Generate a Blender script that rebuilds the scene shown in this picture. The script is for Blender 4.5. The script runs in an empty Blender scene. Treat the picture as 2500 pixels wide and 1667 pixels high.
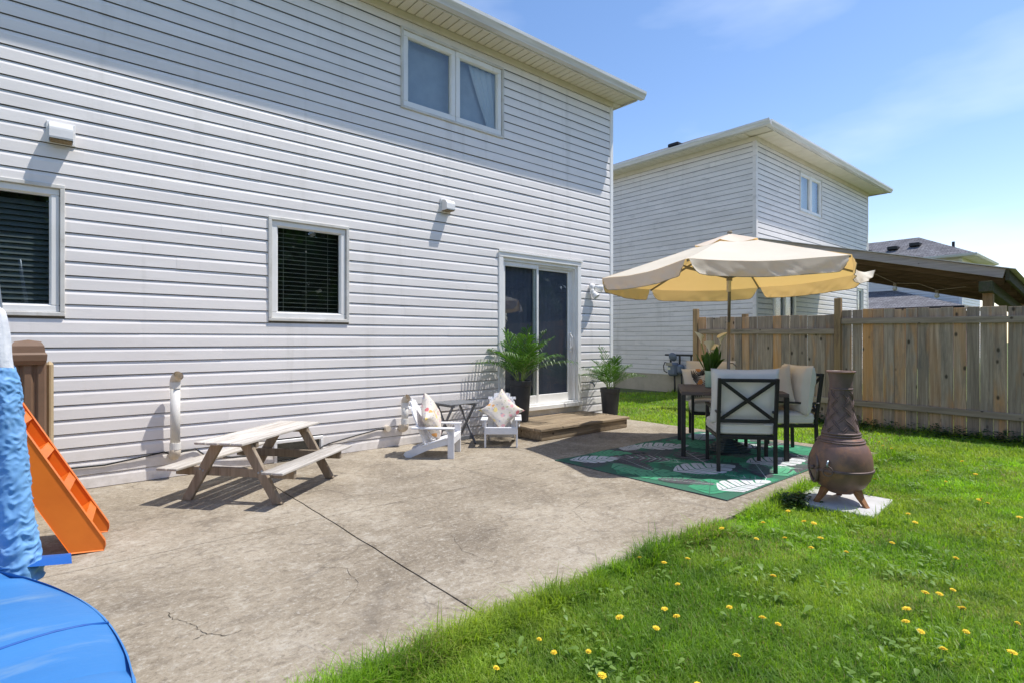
import bpy, math, random
import numpy as np
from mathutils import Vector, Matrix, noise as mnoise
random.seed(7); rng = np.random.default_rng(7)
R = math.radians; PI = math.pi
S = bpy.context.scene; COL = S.collection

# ------------------------------------------------------------------ camera, sky, sun, exposure
cam_d = bpy.data.cameras.new('camera'); cam = bpy.data.objects.new('camera', cam_d); COL.objects.link(cam)
cam.location = (-7.484, -6.098, 1.30); cam.rotation_euler = (R(90), 0, R(-40.6))
cam_d.sensor_width = 36; cam_d.lens = 19.35; cam_d.shift_y = -0.0013; cam_d.clip_end = 2000; cam_d.clip_start = .05
S.camera = cam
SUN = Vector((.64, -.47, 1.72)).normalized()
W = bpy.data.worlds.new('World'); S.world = W; W.use_nodes = True
wn = W.node_tree; wn.nodes.clear()
sky = wn.nodes.new('ShaderNodeTexSky'); sky.sky_type = 'NISHITA'; sky.sun_disc = False
sky.sun_elevation = math.asin(SUN.z); sky.sun_rotation = PI/2 - math.atan2(SUN.y, SUN.x)
sky.altitude = 100; sky.air_density = 1.0; sky.dust_density = 0.3; sky.ozone_density = 1.3
wbg = wn.nodes.new('ShaderNodeBackground'); wout = wn.nodes.new('ShaderNodeOutputWorld')
wtc = wn.nodes.new('ShaderNodeTexCoord'); wmp = wn.nodes.new('ShaderNodeMapping'); wmp.inputs['Scale'].default_value = (1.2, 1.2, 4.0)
wno = wn.nodes.new('ShaderNodeTexNoise'); wno.inputs['Scale'].default_value = 1.9; wno.inputs['Detail'].default_value = 5; wno.inputs['Roughness'].default_value = .5
wrm = wn.nodes.new('ShaderNodeMapRange'); wrm.inputs[1].default_value = .50; wrm.inputs[2].default_value = .85; wrm.inputs[3].default_value = 0; wrm.inputs[4].default_value = .30
wmx = wn.nodes.new('ShaderNodeMixRGB'); wmx.inputs[2].default_value = (6.5, 6.7, 7.2, 1)
L = wn.links.new
L(wtc.outputs['Generated'], wmp.inputs[0]); L(wmp.outputs[0], wno.inputs['Vector']); L(wno.outputs[0], wrm.inputs[0])
L(wrm.outputs[0], wmx.inputs[0]); whs = wn.nodes.new('ShaderNodeHueSaturation'); whs.inputs['Saturation'].default_value = 1.2; L(sky.outputs[0], whs.inputs['Color']); wml = wn.nodes.new('ShaderNodeMixRGB'); wml.blend_type = 'MULTIPLY'; wml.inputs[0].default_value = 1; wml.inputs[2].default_value = (1.13, .945, .905, 1); L(whs.outputs[0], wml.inputs[1]); L(wml.outputs[0], wmx.inputs[1]); L(wmx.outputs[0], wbg.inputs[0]); L(wbg.outputs[0], wout.inputs[0])
wbg.inputs[1].default_value = .122
sun_d = bpy.data.lights.new('sun', 'SUN'); sun_d.energy = 2.7; sun_d.angle = R(.55); sun_d.color = (1, .965, .90)
sun = bpy.data.objects.new('sun', sun_d); COL.objects.link(sun); sun.rotation_euler = (-SUN).to_track_quat('-Z', 'Y').to_euler()
S.view_settings.view_transform = 'Standard'; S.view_settings.look = 'None'; S.view_settings.exposure = .96; S.view_settings.gamma = 1

# ------------------------------------------------------------------ materials
def ramp(nt, stops, interp='LINEAR'):
    r = nt.nodes.new('ShaderNodeValToRGB'); r.color_ramp.interpolation = interp
    e = r.color_ramp.elements
    while len(e) < len(stops): e.new(.5)
    for k, (p, c) in enumerate(stops):
        e[k].position = p; e[k].color = (*c, 1) if len(c) == 3 else c
    return r
def node(nt, t, **kw):
    n = nt.nodes.new(t)
    for k, v in kw.items():
        if k in n.inputs: n.inputs[k].default_value = v
        else: setattr(n, k, v)
    return n
def mixc(nt, a, b, fac, mode='MIX'):
    m = nt.nodes.new('ShaderNodeMixRGB'); m.blend_type = mode
    for i, v in ((0, fac), (1, a), (2, b)):
        if hasattr(v, 'is_linked') or isinstance(v, bpy.types.NodeSocket): nt.links.new(v, m.inputs[i])
        elif i == 0: m.inputs[0].default_value = v
        else: m.inputs[i].default_value = (*v, 1)
    return m.outputs[0]
def base(name):
    m = bpy.data.materials.new(name); m.use_nodes = True
    nt = m.node_tree; return m, nt, nt.nodes['Principled BSDF']
def coords(nt, scale=(1, 1, 1), rnd=True, rot=(0, 0, 0), src='Object'):
    tc = node(nt, 'ShaderNodeTexCoord'); mp = node(nt, 'ShaderNodeMapping'); mp.inputs['Scale'].default_value = scale; mp.inputs['Rotation'].default_value = rot
    nt.links.new(tc.outputs[src], mp.inputs['Vector'])
    if rnd:
        oi = node(nt, 'ShaderNodeObjectInfo'); ml = node(nt, 'ShaderNodeMath', operation='MULTIPLY'); ml.inputs[1].default_value = 37.
        nt.links.new(oi.outputs['Random'], ml.inputs[0]); nt.links.new(ml.outputs[0], mp.inputs['Location'])
    return mp.outputs[0]
def noise(nt, vec, scale, detail=4, rough=.55, dist=0):
    n = node(nt, 'ShaderNodeTexNoise'); n.inputs['Scale'].default_value = scale; n.inputs['Detail'].default_value = detail
    n.inputs['Roughness'].default_value = rough; n.inputs['Distortion'].default_value = dist
    nt.links.new(vec, n.inputs['Vector']); return n.outputs[0]
def setbump(nt, bsdf, h, strength, dist=.01):
    b = node(nt, 'ShaderNodeBump'); b.inputs['Strength'].default_value = strength; b.inputs['Distance'].default_value = dist
    nt.links.new(h, b.inputs['Height']); nt.links.new(b.outputs[0], bsdf.inputs['Normal'])
def mrange(nt, v, a, b, c, d):
    m = node(nt, 'ShaderNodeMapRange')
    for i, x in enumerate((a, b, c, d)): m.inputs[i+1].default_value = x
    nt.links.new(v, m.inputs[0]); return m.outputs[0]
def pmat(name, c1, c2=None, rough=.6, metal=0, scale=6, stretch=(1, 1, 1), bump=0, bscale=60, objvar=0, spec=.4, detail=4, dirt=None, bdist=.004, contrast=(.35, .65)):
    m, nt, b = base(name)
    b.inputs['Roughness'].default_value = rough; b.inputs['Metallic'].default_value = metal; b.inputs['Specular IOR Level'].default_value = spec
    v = coords(nt, stretch)
    if c2 is None: c2 = tuple(x*.86 for x in c1)
    r = ramp(nt, [(contrast[0], c2), (contrast[1], c1)]); nt.links.new(noise(nt, v, scale, detail), r.inputs[0]); out = r.outputs[0]
    if dirt:
        out = mixc(nt, out, dirt[0], mrange(nt, noise(nt, v, dirt[1], 5, .65), dirt[2], dirt[2]+.18, 0, dirt[3]))
    if objvar:
        oi = node(nt, 'ShaderNodeObjectInfo'); f = mrange(nt, oi.outputs['Random'], 0, 1, 1-objvar, 1+objvar*.4)
        cc = node(nt, 'ShaderNodeCombineColor'); [nt.links.new(f, cc.inputs[i]) for i in range(3)]
        out = mixc(nt, out, cc.outputs[0], 1, 'MULTIPLY')
    nt.links.new(out, b.inputs['Base Color'])
    if bump: setbump(nt, b, noise(nt, v, bscale, 5, .6), bump, bdist)
    return m
M = {}
M['siding'] = pmat('siding', (.86, .815, .785), (.80, .755, .725), rough=.42, scale=1.6, stretch=(1, 1, 5), bump=.12, bscale=14, objvar=.035, dirt=((.42, .40, .36), 2.6, .60, .22))
M['siding2'] = pmat('siding_weathered', (.85, .80, .765), (.76, .715, .68), rough=.5, scale=1.3, stretch=(1, 1, 4), bump=.1, bscale=14, objvar=.05, dirt=((.30, .29, .27), 3.0, .56, .35))
def add_splash(m):
    nt = m.node_tree; b = nt.nodes['Principled BSDF']; src = b.inputs['Base Color'].links[0].from_socket; g_ = node(nt, 'ShaderNodeNewGeometry'); sp = node(nt, 'ShaderNodeSeparateXYZ'); nt.links.new(g_.outputs['Position'], sp.inputs[0])
    hz = mrange(nt, sp.outputs[2], .0, .42, .42, 0); mu = node(nt, 'ShaderNodeMath', operation='MULTIPLY'); nt.links.new(hz, mu.inputs[0]); nt.links.new(mrange(nt, noise(nt, g_.outputs['Position'], 7, 6, .7), .40, .66, 0, 1), mu.inputs[1])
    c = mixc(nt, src, (.36, .32, .25), mu.outputs[0])
    st_ = node(nt, 'ShaderNodeMapping'); st_.inputs['Scale'].default_value = (5, 5, .35); nt.links.new(g_.outputs['Position'], st_.inputs[0])
    c = mixc(nt, c, (.50, .47, .42), mrange(nt, noise(nt, st_.outputs[0], 1, 5, .6), .56, .72, 0, .28)); nt.links.new(c, b.inputs['Base Color'])
add_splash(M['siding']); add_splash(M['siding2'])
M['grime_shade'] = pmat('lap_grime_shade', (.20, .185, .16), (.12, .11, .095), rough=.9, scale=4)  # mildew plus the shadow line of the lap gap, both put into the colour
M['trim'] = pmat('white_vinyl', (.85, .84, .82), (.79, .775, .75), rough=.35, scale=4, dirt=((.45, .40, .32), 7, .62, .4))
M['jtrim'] = pmat('vinyl_trim', (.70, .685, .65), (.56, .535, .49), rough=.45, scale=5, dirt=((.33, .29, .22), 8, .56, .5))
M['soffit'] = pmat('soffit_cream', (.74, .69, .57), (.66, .61, .50), rough=.55, scale=3)
def soffit_mat():
    m, nt, b = base('soffit_perforated'); b.inputs['Roughness'].default_value = .5
    v = coords(nt, (1, 1, 1), False)
    vo = node(nt, 'ShaderNodeTexVoronoi'); vo.inputs['Scale'].default_value = 55; vo.inputs['Randomness'].default_value = .15; nt.links.new(v, vo.inputs['Vector'])
    h = mrange(nt, vo.outputs['Distance'], .15, .3, 0, 1)
    nt.links.new(mixc(nt, (.52, .47, .36), (.80, .74, .61), h), b.inputs['Base Color']); setbump(nt, b, h, .5, .004); return m
M['soffitp'] = soffit_mat()
M['gutter'] = pmat('gutter_metal', (.76, .755, .75), (.62, .61, .59), rough=.38, scale=3, stretch=(.4, .4, 6), dirt=((.24, .23, .20), 4, .6, .5))
M['dark'] = pmat('dark_interior', (.02, .022, .024), rough=.9)
M['room'] = pmat('pale_room', (.36, .40, .44), rough=.9)
M['curtain'] = pmat('sheer_curtain', (.60, .63, .66), (.52, .55, .58), rough=.9, scale=3)
M['slat'] = pmat('blind_slat', (.10, .12, .12), rough=.6)
M['slatl'] = pmat('blind_slat_pale', (.30, .32, .27), rough=.5)
M['vblind'] = pmat('vertical_blind', (.125, .13, .185), (.105, .11, .16), rough=.6)
def glass_mat(name, tint, refl):
    m = bpy.data.materials.new(name); m.use_nodes = True; nt = m.node_tree; nt.nodes.clear()
    o = node(nt, 'ShaderNodeOutputMaterial'); mx = node(nt, 'ShaderNodeMixShader'); t = node(nt, 'ShaderNodeBsdfTransparent'); g = node(nt, 'ShaderNodeBsdfGlossy')
    t.inputs[0].default_value = (*tint, 1); g.inputs['Roughness'].default_value = .004; g.inputs[0].default_value = (.92, .95, 1, 1)
    fr = node(nt, 'ShaderNodeLayerWeight'); fr.inputs[0].default_value = .5; pw_ = node(nt, 'ShaderNodeMath', operation='POWER'); nt.links.new(fr.outputs['Facing'], pw_.inputs[0]); pw_.inputs[1].default_value = 5; f = mrange(nt, pw_.outputs[0], 0, 1, refl, 1.0)
    v = coords(nt, (1, 1, 1), True); bp = node(nt, 'ShaderNodeBump'); bp.inputs['Strength'].default_value = .03; bp.inputs['Distance'].default_value = .02
    nt.links.new(noise(nt, v, 2.2, 2), bp.inputs['Height']); nt.links.new(bp.outputs[0], g.inputs['Normal'])
    nt.links.new(f, mx.inputs[0]); nt.links.new(t.outputs[0], mx.inputs[1]); nt.links.new(g.outputs[0], mx.inputs[2]); nt.links.new(mx.outputs[0], o.inputs[0]); return m
M['glass'] = glass_mat('window_glass', (.90, .93, .93), .055)
def shingle_mat(name, c1, c2):
    m, nt, b = base(name); b.inputs['Roughness'].default_value = .95; b.inputs['Specular IOR Level'].default_value = .1
    v = coords(nt, (1, 1, 1), False, src='UV')
    br = node(nt, 'ShaderNodeTexBrick'); br.inputs['Scale'].default_value = 1; br.inputs['Brick Width'].default_value = .32; br.inputs['Row Height'].default_value = .14
    br.inputs['Mortar Size'].default_value = .008; br.inputs['Color1'].default_value = (*c1, 1); br.inputs['Color2'].default_value = (*c2, 1); br.inputs['Mortar'].default_value = (.03, .03, .033, 1)
    nt.links.new(v, br.inputs['Vector'])
    r = ramp(nt, [(.3, (.6, .6, .6)), (.7, (1.25, 1.25, 1.25))]); nt.links.new(noise(nt, v, 9, 5), r.inputs[0])
    nt.links.new(mixc(nt, br.outputs[0], r.outputs[0], 1, 'MULTIPLY'), b.inputs['Base Color']); setbump(nt, b, br.outputs['Fac'], -.6, .01); return m
M['shingle'] = shingle_mat('asphalt_shingles', (.15, .145, .155), (.24, .235, .25))
def concrete_mat():
    m, nt, b = base('stamped_concrete'); b.inputs['Roughness'].default_value = .82; b.inputs['Specular IOR Level'].default_value = .25
    tc = node(nt, 'ShaderNodeTexCoord'); v = tc.outputs['Object']
    mp = node(nt, 'ShaderNodeMapping'); mp.inputs['Rotation'].default_value = (0, 0, R(10)); mp.inputs['Scale'].default_value = (.85, 1.25, 1); nt.links.new(v, mp.inputs[0]); vs = mp.outputs[0]
    big = noise(nt, v, .55, 5, .55); streak = noise(nt, vs, 16., 8, .7, .8); fine = noise(nt, v, 95, 5, .8); mid = noise(nt, v, 2.0, 10, .72, .4); grain = noise(nt, v, 38, 6, .75, .3)
    c = ramp(nt, [(.34, (.215, .176, .128)), (.5, (.292, .244, .18)), (.64, (.40, .343, .264))]); nt.links.new(big, c.inputs[0]); col = c.outputs[0]
    col = mixc(nt, col, (.145, .118, .088), mrange(nt, mid, .52, .70, 0, .65))
    col = mixc(nt, col, (.46, .41, .335), mrange(nt, mid, .47, .32, 0, .65))
    col = mixc(nt, col, (.13, .105, .078), mrange(nt, streak, .52, .66, 0, .6))
    col = mixc(nt, col, (.47, .43, .36), mrange(nt, streak, .46, .34, 0, .55))
    col = mixc(nt, col, (.52, .485, .425), mrange(nt, grain, .54, .66, 0, .55))
    col = mixc(nt, col, (.10, .08, .06), mrange(nt, grain, .45, .34, 0, .5))
    col = mixc(nt, col, (.55, .52, .46), mrange(nt, fine, .56, .68, 0, .45))
    col = mixc(nt, col, (.08, .065, .048), mrange(nt, fine, .45, .33, 0, .5))
    nd = node(nt, 'ShaderNodeTexNoise'); nd.inputs['Scale'].default_value = 2.6; nd.inputs['Detail'].default_value = 6; nt.links.new(v, nd.inputs['Vector'])
    va = node(nt, 'ShaderNodeVectorMath', operation='MULTIPLY_ADD'); nt.links.new(nd.outputs['Color'], va.inputs[0]); va.inputs[1].default_value = (.75, .75, 0); nt.links.new(v, va.inputs[2])
    vo = node(nt, 'ShaderNodeTexVoronoi'); vo.feature = 'DISTANCE_TO_EDGE'; vo.inputs['Scale'].default_value = 1.05; nt.links.new(va.outputs[0], vo.inputs['Vector'])
    seam = mrange(nt, vo.outputs[0], .002, .022, 1, 0)
    brk = node(nt, 'ShaderNodeMath', operation='MULTIPLY'); nt.links.new(seam, brk.inputs[0]); nt.links.new(mrange(nt, noise(nt, v, 1.7, 3), .42, .60, 0, 1), brk.inputs[1])
    col = mixc(nt, col, (.12, .10, .08), mrange(nt, brk.outputs[0], 0, 1, 0, .4))
    nt.links.new(col, b.inputs['Base Color'])
    h1 = node(nt, 'ShaderNodeMath', operation='MULTIPLY_ADD'); nt.links.new(brk.outputs[0], h1.inputs[0]); h1.inputs[1].default_value = -.8; nt.links.new(streak, h1.inputs[2])
    h2 = node(nt, 'ShaderNodeMath', operation='MULTIPLY_ADD'); nt.links.new(fine, h2.inputs[0]); h2.inputs[1].default_value = .3; nt.links.new(h1.outputs[0], h2.inputs[2])
    setbump(nt, b, h2.outputs[0], .55, .009); return m
M['concrete'] = concrete_mat()
M['paver'] = pmat('pale_paver', (.56, .55, .54), (.46, .45, .435), rough=.85, scale=5, bump=.2, bscale=90)
M['crack'] = pmat('crack_dirt', (.085, .068, .048), (.05, .04, .028), rough=1, scale=30)
M['found'] = pmat('foundation_concrete', (.50, .44, .34), (.40, .35, .27), rough=.9, scale=2.5, bump=.2, bscale=20, dirt=((.22, .19, .14), 3, .55, .5))
def wood_mat(name, light, darkc, orange=None, orange_p=.7, dirt=None, axis=2, knots=True, rough=.85, vs=1., objlo=.72):
    m, nt, b = base(name); b.inputs['Roughness'].default_value = rough; b.inputs['Specular IOR Level'].default_value = .2
    st = [26, 26, 26]; st[axis] = 1.3*vs; v = coords(nt, tuple(st)); st2 = [5, 5, 5]; st2[axis] = .9; v2 = coords(nt, tuple(st2))
    g = noise(nt, v, 1, 7, .7, .6); c = ramp(nt, [(.32, darkc), (.52, tuple((a+d)/2 for a, d in zip(light, darkc))), (.7, light)]); nt.links.new(g, c.inputs[0]); col = c.outputs[0]
    oi = node(nt, 'ShaderNodeObjectInfo')
    if orange:
        o1 = mrange(nt, oi.outputs['Random'], orange_p-.12, orange_p+.12, 0, .65)
        o2 = node(nt, 'ShaderNodeMath', operation='MULTIPLY'); nt.links.new(o1, o2.inputs[0]); nt.links.new(mrange(nt, noise(nt, v2, .8, 3), .38, .56, .25, 1), o2.inputs[1])
        col = mixc(nt, col, orange, o2.outputs[0], 'MIX')
        o3 = mrange(nt, noise(nt, v2, 1.1, 3), .58, .70, 0, .5); col = mixc(nt, col, orange, o3)
    if dirt: col = mixc(nt, col, dirt, mrange(nt, noise(nt, v2, 1.4, 6, .7), .52, .70, 0, .75))
    if knots:
        kv = coords(nt, (6.5, 6.5, 6.5) if axis != 2 else (6.5, 6.5, 3.6)); vo = node(nt, 'ShaderNodeTexVoronoi'); vo.inputs['Scale'].default_value = 1; nt.links.new(kv, vo.inputs['Vector'])
        col = mixc(nt, col, tuple(x*.25 for x in darkc), mrange(nt, vo.outputs['Distance'], .07, .15, .9, 0))
    f = mrange(nt, oi.outputs['Random'], 0, 1, objlo, 1.12); cc = node(nt, 'ShaderNodeCombineColor'); [nt.links.new(f, cc.inputs[i]) for i in range(3)]
    col = mixc(nt, col, cc.outputs[0], 1, 'MULTIPLY')
    nt.links.new(col, b.inputs['Base Color']); setbump(nt, b, g, .45, .004); return m
M['fence'] = wood_mat('fence_wood', (.58, .465, .365), (.24, .18, .135), orange=(.68, .31, .08), orange_p=.80, dirt=(.19, .172, .155), objlo=.80)
M['fencerail'] = wood_mat('fence_rail_wood', (.58, .465, .36), (.32, .245, .18), axis=1, dirt=(.12, .115, .075))
M['fencepost'] = wood_mat('fence_post_wood', (.50, .34, .18), (.28, .18, .10), dirt=(.14, .10, .07), knots=False)
M['picnic'] = wood_mat('picnic_wood', (.68, .645, .60), (.36, .32, .275), axis=0, dirt=(.30, .24, .18), knots=False)
M['picnicleg'] = wood_mat('picnic_leg_wood', (.38, .31, .235), (.20, .155, .11), dirt=(.42, .36, .29), knots=False)
M['deck'] = wood_mat('step_wood', (.40, .315, .215), (.17, .125, .08), axis=0, dirt=(.11, .085, .06), knots=True, objlo=.85)
M['perg'] = wood_mat('pergola_grey_wood', (.58, .53, .50), (.36, .32, .30), axis=1, knots=True)
M['pergu'] = wood_mat('pergola_brown_boards', (.20, .14, .085), (.09, .062, .038), axis=1, knots=False)
M['moss'] = wood_mat('mossy_wood', (.12, .11, .08), (.05, .055, .03), axis=0, dirt=(.07, .09, .03), knots=False)
M['wpaint'] = pmat('white_painted_wood', (.80, .80, .82), (.73, .73, .75), rough=.45, scale=9, dirt=((.42, .36, .28), 11, .66, .5))
M['greywood'] = pmat('grey_painted_wood', (.16, .165, .18), (.12, .125, .135), rough=.5, scale=12, stretch=(1, 6, 1), dirt=((.30, .30, .31), 9, .6, .35))
M['black'] = pmat('black_metal', (.018, .018, .021), (.012, .012, .014), rough=.42, scale=20)
M['ttop'] = wood_mat('table_slat', (.145, .115, .105), (.07, .056, .052), axis=0, knots=False, rough=.55)
M['cush'] = pmat('cream_fabric', (.70, .665, .61), (.64, .605, .55), rough=.95, scale=3, bump=.15, bscale=240, spec=.1, bdist=.001)
M['pillowb'] = pmat('beige_fabric', (.60, .54, .465), (.55, .495, .425), rough=.95, scale=3, bump=.15, bscale=260, spec=.1, bdist=.001)
M['pole'] = pmat('grey_pole', (.22, .21, .20), rough=.4, metal=.4)
def canvas_mat():
    m, nt, b = base('cream_canvas'); b.inputs['Roughness'].default_value = .9; b.inputs['Specular IOR Level'].default_value = .1
    v = coords(nt, (1, 1, 1), False); c = ramp(nt, [(.35, (.88, .815, .69)), (.65, (.94, .875, .75))]); nt.links.new(noise(nt, v, 2.5, 5), c.inputs[0]); nt.links.new(c.outputs[0], b.inputs['Base Color'])
    setbump(nt, b, noise(nt, v, 9, 4), .25, .015)
    t = node(nt, 'ShaderNodeBsdfTranslucent'); t.inputs[0].default_value = (.86, .52, .15, 1); mx = node(nt, 'ShaderNodeMixShader'); mx.inputs[0].default_value = .36
    o = nt.nodes['Material Output']; nt.links.new(b.outputs[0], mx.inputs[1]); nt.links.new(t.outputs[0], mx.inputs[2]); nt.links.new(mx.outputs[0], o.inputs[0]); return m
M['canvas'] = canvas_mat()
M['edge'] = pmat('canvas_binding', (.33, .28, .20), rough=.9)
M['ubase'] = pmat('umbrella_base_plastic', (.02, .045, .045), (.012, .02, .022), rough=.45, scale=8)
M['iron'] = pmat('rusted_cast_iron', (.23, .130, .102), (.125, .076, .063), rough=.5, metal=.08, scale=5, bump=.25, bscale=70, dirt=((.36, .17, .085), 7, .52, .8), spec=.5)
M['ironneck'] = pmat('dark_cast_iron', (.19, .125, .11), (.125, .086, .077), rough=.55, metal=.08, scale=7, bump=.3, bscale=80, dirt=((.13, .09, .07), 9, .6, .5))
M['rust'] = pmat('rusty_leg_iron', (.30, .145, .055), (.19, .085, .04), rough=.75, scale=9, bump=.2, bscale=60)
M['pot'] = pmat('dark_pot_plastic', (.06, .058, .06), (.035, .035, .04), rough=.5, scale=4)
M['soil'] = pmat('potting_soil', (.05, .035, .022), rough=1, bump=.6, bscale=60)
def leaf_mat(name, c1, c2, scale=3., tr=.35, rough=.45, attr=None):
    m, nt, b = base(name); b.inputs['Roughness'].default_value = rough; b.inputs['Specular IOR Level'].default_value = .35
    if attr:
        a = node(nt, 'ShaderNodeAttribute'); a.attribute_name = attr; sep = node(nt, 'ShaderNodeSeparateColor'); nt.links.new(a.outputs['Color'], sep.inputs[0])
        r = ramp(nt, [(0, c2), (.55, c1), (.9, tuple(min(1, x*1.55) for x in c1)), (1, (.34, .30, .12))]); nt.links.new(sep.outputs[0], r.inputs[0]); col = r.outputs[0]
        tc = node(nt, 'ShaderNodeTexCoord'); n1 = noise(nt, tc.outputs['Object'], .9, 4)
        col = mixc(nt, col, (.40, .49, .075), mrange(nt, n1, .45, .64, 0, .75)); n2 = noise(nt, tc.outputs['Object'], 3.5, 3); col = mixc(nt, col, (.085, .19, .03), mrange(nt, n2, .50, .68, 0, .55))
    else:
        v = coords(nt, (1, 1, 1), True); r = ramp(nt, [(.3, c2), (.7, c1)]); nt.links.new(noise(nt, v, scale, 3), r.inputs[0]); col = r.outputs[0]
    nt.links.new(col, b.inputs['Base Color'])
    t = node(nt, 'ShaderNodeBsdfTranslucent'); mx = node(nt, 'ShaderNodeMixShader'); mx.inputs[0].default_value = tr
    h = node(nt, 'ShaderNodeHueSaturation'); h.inputs['Saturation'].default_value = 1.1; h.inputs['Value'].default_value = 1.3; nt.links.new(col, h.inputs['Color']); nt.links.new(h.outputs[0], t.inputs[0])
    o = nt.nodes['Material Output']; nt.links.new(b.outputs[0], mx.inputs[1]); nt.links.new(t.outputs[0], mx.inputs[2]); nt.links.new(mx.outputs[0], o.inputs[0]); return m
M['grass'] = leaf_mat('grass_blade', (.28, .46, .05), (.145, .27, .028), attr='tint', tr=.5, rough=.5)
M['palm'] = leaf_mat('palm_leaf', (.095, .21, .028), (.025, .075, .010), scale=9, tr=.28)
M['stem'] = pmat('palm_stem', (.22, .30, .07), (.14, .2, .05), rough=.5)
M['weed'] = leaf_mat('broad_weed_leaf', (.24, .36, .08), (.13, .23, .04), scale=9)
M['ivy'] = leaf_mat('ground_cover_leaf', (.05, .11, .025), (.022, .055, .014), scale=9, tr=.25)
M['lily'] = pmat('lily_petal', (.80, .76, .60), (.76, .70, .50), rough=.5, scale=8)
M['lilyleaf'] = leaf_mat('lily_leaf', (.07, .16, .03), (.03, .08, .016), scale=9)
M['vase'] = pmat('mint_ceramic', (.42, .60, .48), rough=.3)
M['dand'] = pmat('dandelion_petal', (.85, .66, .05), (.80, .52, .02), rough=.8, scale=60)
M['orange'] = pmat('orange_plastic', (.78, .20, .022), (.70, .165, .018), rough=.38, scale=4, bump=.08, bscale=40, objvar=.05)
M['pad'] = pmat('blue_vinyl', (.05, .21, .50), (.04, .175, .43), rough=.5, scale=3, stretch=(.5, 1.9, 1), bump=.25, bscale=9, bdist=.01, dirt=((.22, .33, .43), 5.5, .55, .6))
M['paddark'] = pmat('dark_blue_vinyl', (.012, .10, .38), rough=.5, scale=5)
M['sleeve'] = pmat('light_blue_sleeve', (.20, .42, .72), (.16, .36, .66), rough=.55, scale=4, bump=.15, bscale=30, dirt=((.5, .62, .75), 6, .58, .4))
M['foam'] = pmat('white_foam', (.80, .80, .83), (.66, .67, .72), rough=.9, scale=30, bump=.4, bscale=80)
M['steel'] = pmat('galvanised_steel', (.36, .42, .48), rough=.35, metal=.7, scale=7)
M['brown'] = pmat('brown_plastic', (.22, .135, .085), (.18, .11, .068), rough=.5, scale=5, bump=.1)
M['tan'] = pmat('tan_plastic', (.52, .40, .24), (.44, .33, .19), rough=.55, scale=5, bump=.2, bscale=30)
M['pvc'] = pmat('pvc_pipe', (.78, .76, .72), (.72, .69, .63), rough=.4, scale=5)
M['pvce'] = pmat('pvc_elbow', (.66, .58, .47), (.6, .51, .4), rough=.45, scale=6)
M['cable'] = pmat('black_cable', (.015, .015, .016), rough=.5)
M['meter'] = pmat('meter_grey_paint', (.17, .20, .25), (.14, .165, .21), rough=.5, scale=6)
M['mpipe'] = pmat('dark_gas_pipe', (.05, .045, .04), rough=.6)
M['ventw'] = pmat('vent_plastic', (.78, .775, .77), rough=.45, dirt=((.3, .25, .18), 14, .6, .5))
M['mesh'] = pmat('vent_grille', (.30, .22, .11), (.14, .10, .05), rough=.7, scale=60)
M['lamp'] = pmat('flood_lens', (.55, .55, .52), rough=.15)
M['brickf'] = pmat('far_brick', (.20, .115, .09), (.15, .085, .07), rough=.9, scale=8)
M['soilg'] = pmat('lawn_ground', (.13, .17, .04), (.08, .10, .03), rough=1, scale=6, bump=.5, bscale=40, detail=8)
M['bulb'] = pmat('bulb_glass', (.55, .53, .45), rough=.2)
def floral_mat():
    m, nt, b = base('floral_fabric'); b.inputs['Roughness'].default_value = .95; b.inputs['Specular IOR Level'].default_value = .1
    v = coords(nt, (1, 1, 1), False); n = node(nt, 'ShaderNodeTexNoise'); n.inputs['Scale'].default_value = 14; nt.links.new(v, n.inputs['Vector'])
    va = node(nt, 'ShaderNodeVectorMath', operation='MULTIPLY_ADD'); nt.links.new(n.outputs['Color'], va.inputs[0]); va.inputs[1].default_value = (.05, .05, .05); nt.links.new(v, va.inputs[2])
    col = None; cur = (.70, .635, .56)
    for sc, thr, r0, stops in ((13, .42, .40, [(0, (.62, .10, .13)), (.3, (.75, .35, .38)), (.55, (.78, .34, .06)), (.8, (.80, .62, .2))]), (26, .30, .32, [(0, (.45, .42, .58)), (.4, (.40, .40, .45)), (.7, (.42, .45, .22))])):
        vo = node(nt, 'ShaderNodeTexVoronoi'); vo.inputs['Scale'].default_value = sc; nt.links.new(va.outputs[0], vo.inputs['Vector'])
        sp = node(nt, 'ShaderNodeSeparateColor'); nt.links.new(vo.outputs['Color'], sp.inputs[0])
        rc = ramp(nt, stops, 'CONSTANT'); nt.links.new(sp.outputs[1], rc.inputs[0])
        a = mrange(nt, vo.outputs['Distance'], r0-.08, r0, 1, 0); g = mrange(nt, sp.outputs[0], thr, thr+.02, 0, .85)
        mu = node(nt, 'ShaderNodeMath', operation='MULTIPLY'); nt.links.new(a, mu.inputs[0]); nt.links.new(g, mu.inputs[1])
        col = mixc(nt, cur if col is None else col, rc.outputs[0], mu.outputs[0])
    wv = noise(nt, v, 16, 3, .5, 2.5); ln = mrange(nt, wv, .49, .50, 0, 1); ln2 = mrange(nt, wv, .50, .51, 1, 0)
    mu = node(nt, 'ShaderNodeMath', operation='MULTIPLY'); nt.links.new(ln, mu.inputs[0]); nt.links.new(ln2, mu.inputs[1])
    col = mixc(nt, col, (.38, .33, .25), mrange(nt, mu.outputs[0], 0, 1, 0, .7)); nt.links.new(col, b.inputs['Base Color']); return m
M['floral'] = floral_mat()
def simple(name, c, rough=.8):
    m, nt, b = base(name); b.inputs['Base Color'].default_value = (*c, 1); b.inputs['Roughness'].default_value = rough
    v = coords(nt, (1, 1, 1), False); r = ramp(nt, [(.3, tuple(x*.72 for x in c)), (.7, c)]); nt.links.new(noise(nt, v, 160, 3), r.inputs[0]); nt.links.new(r.outputs[0], b.inputs['Base Color']); return m
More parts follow.
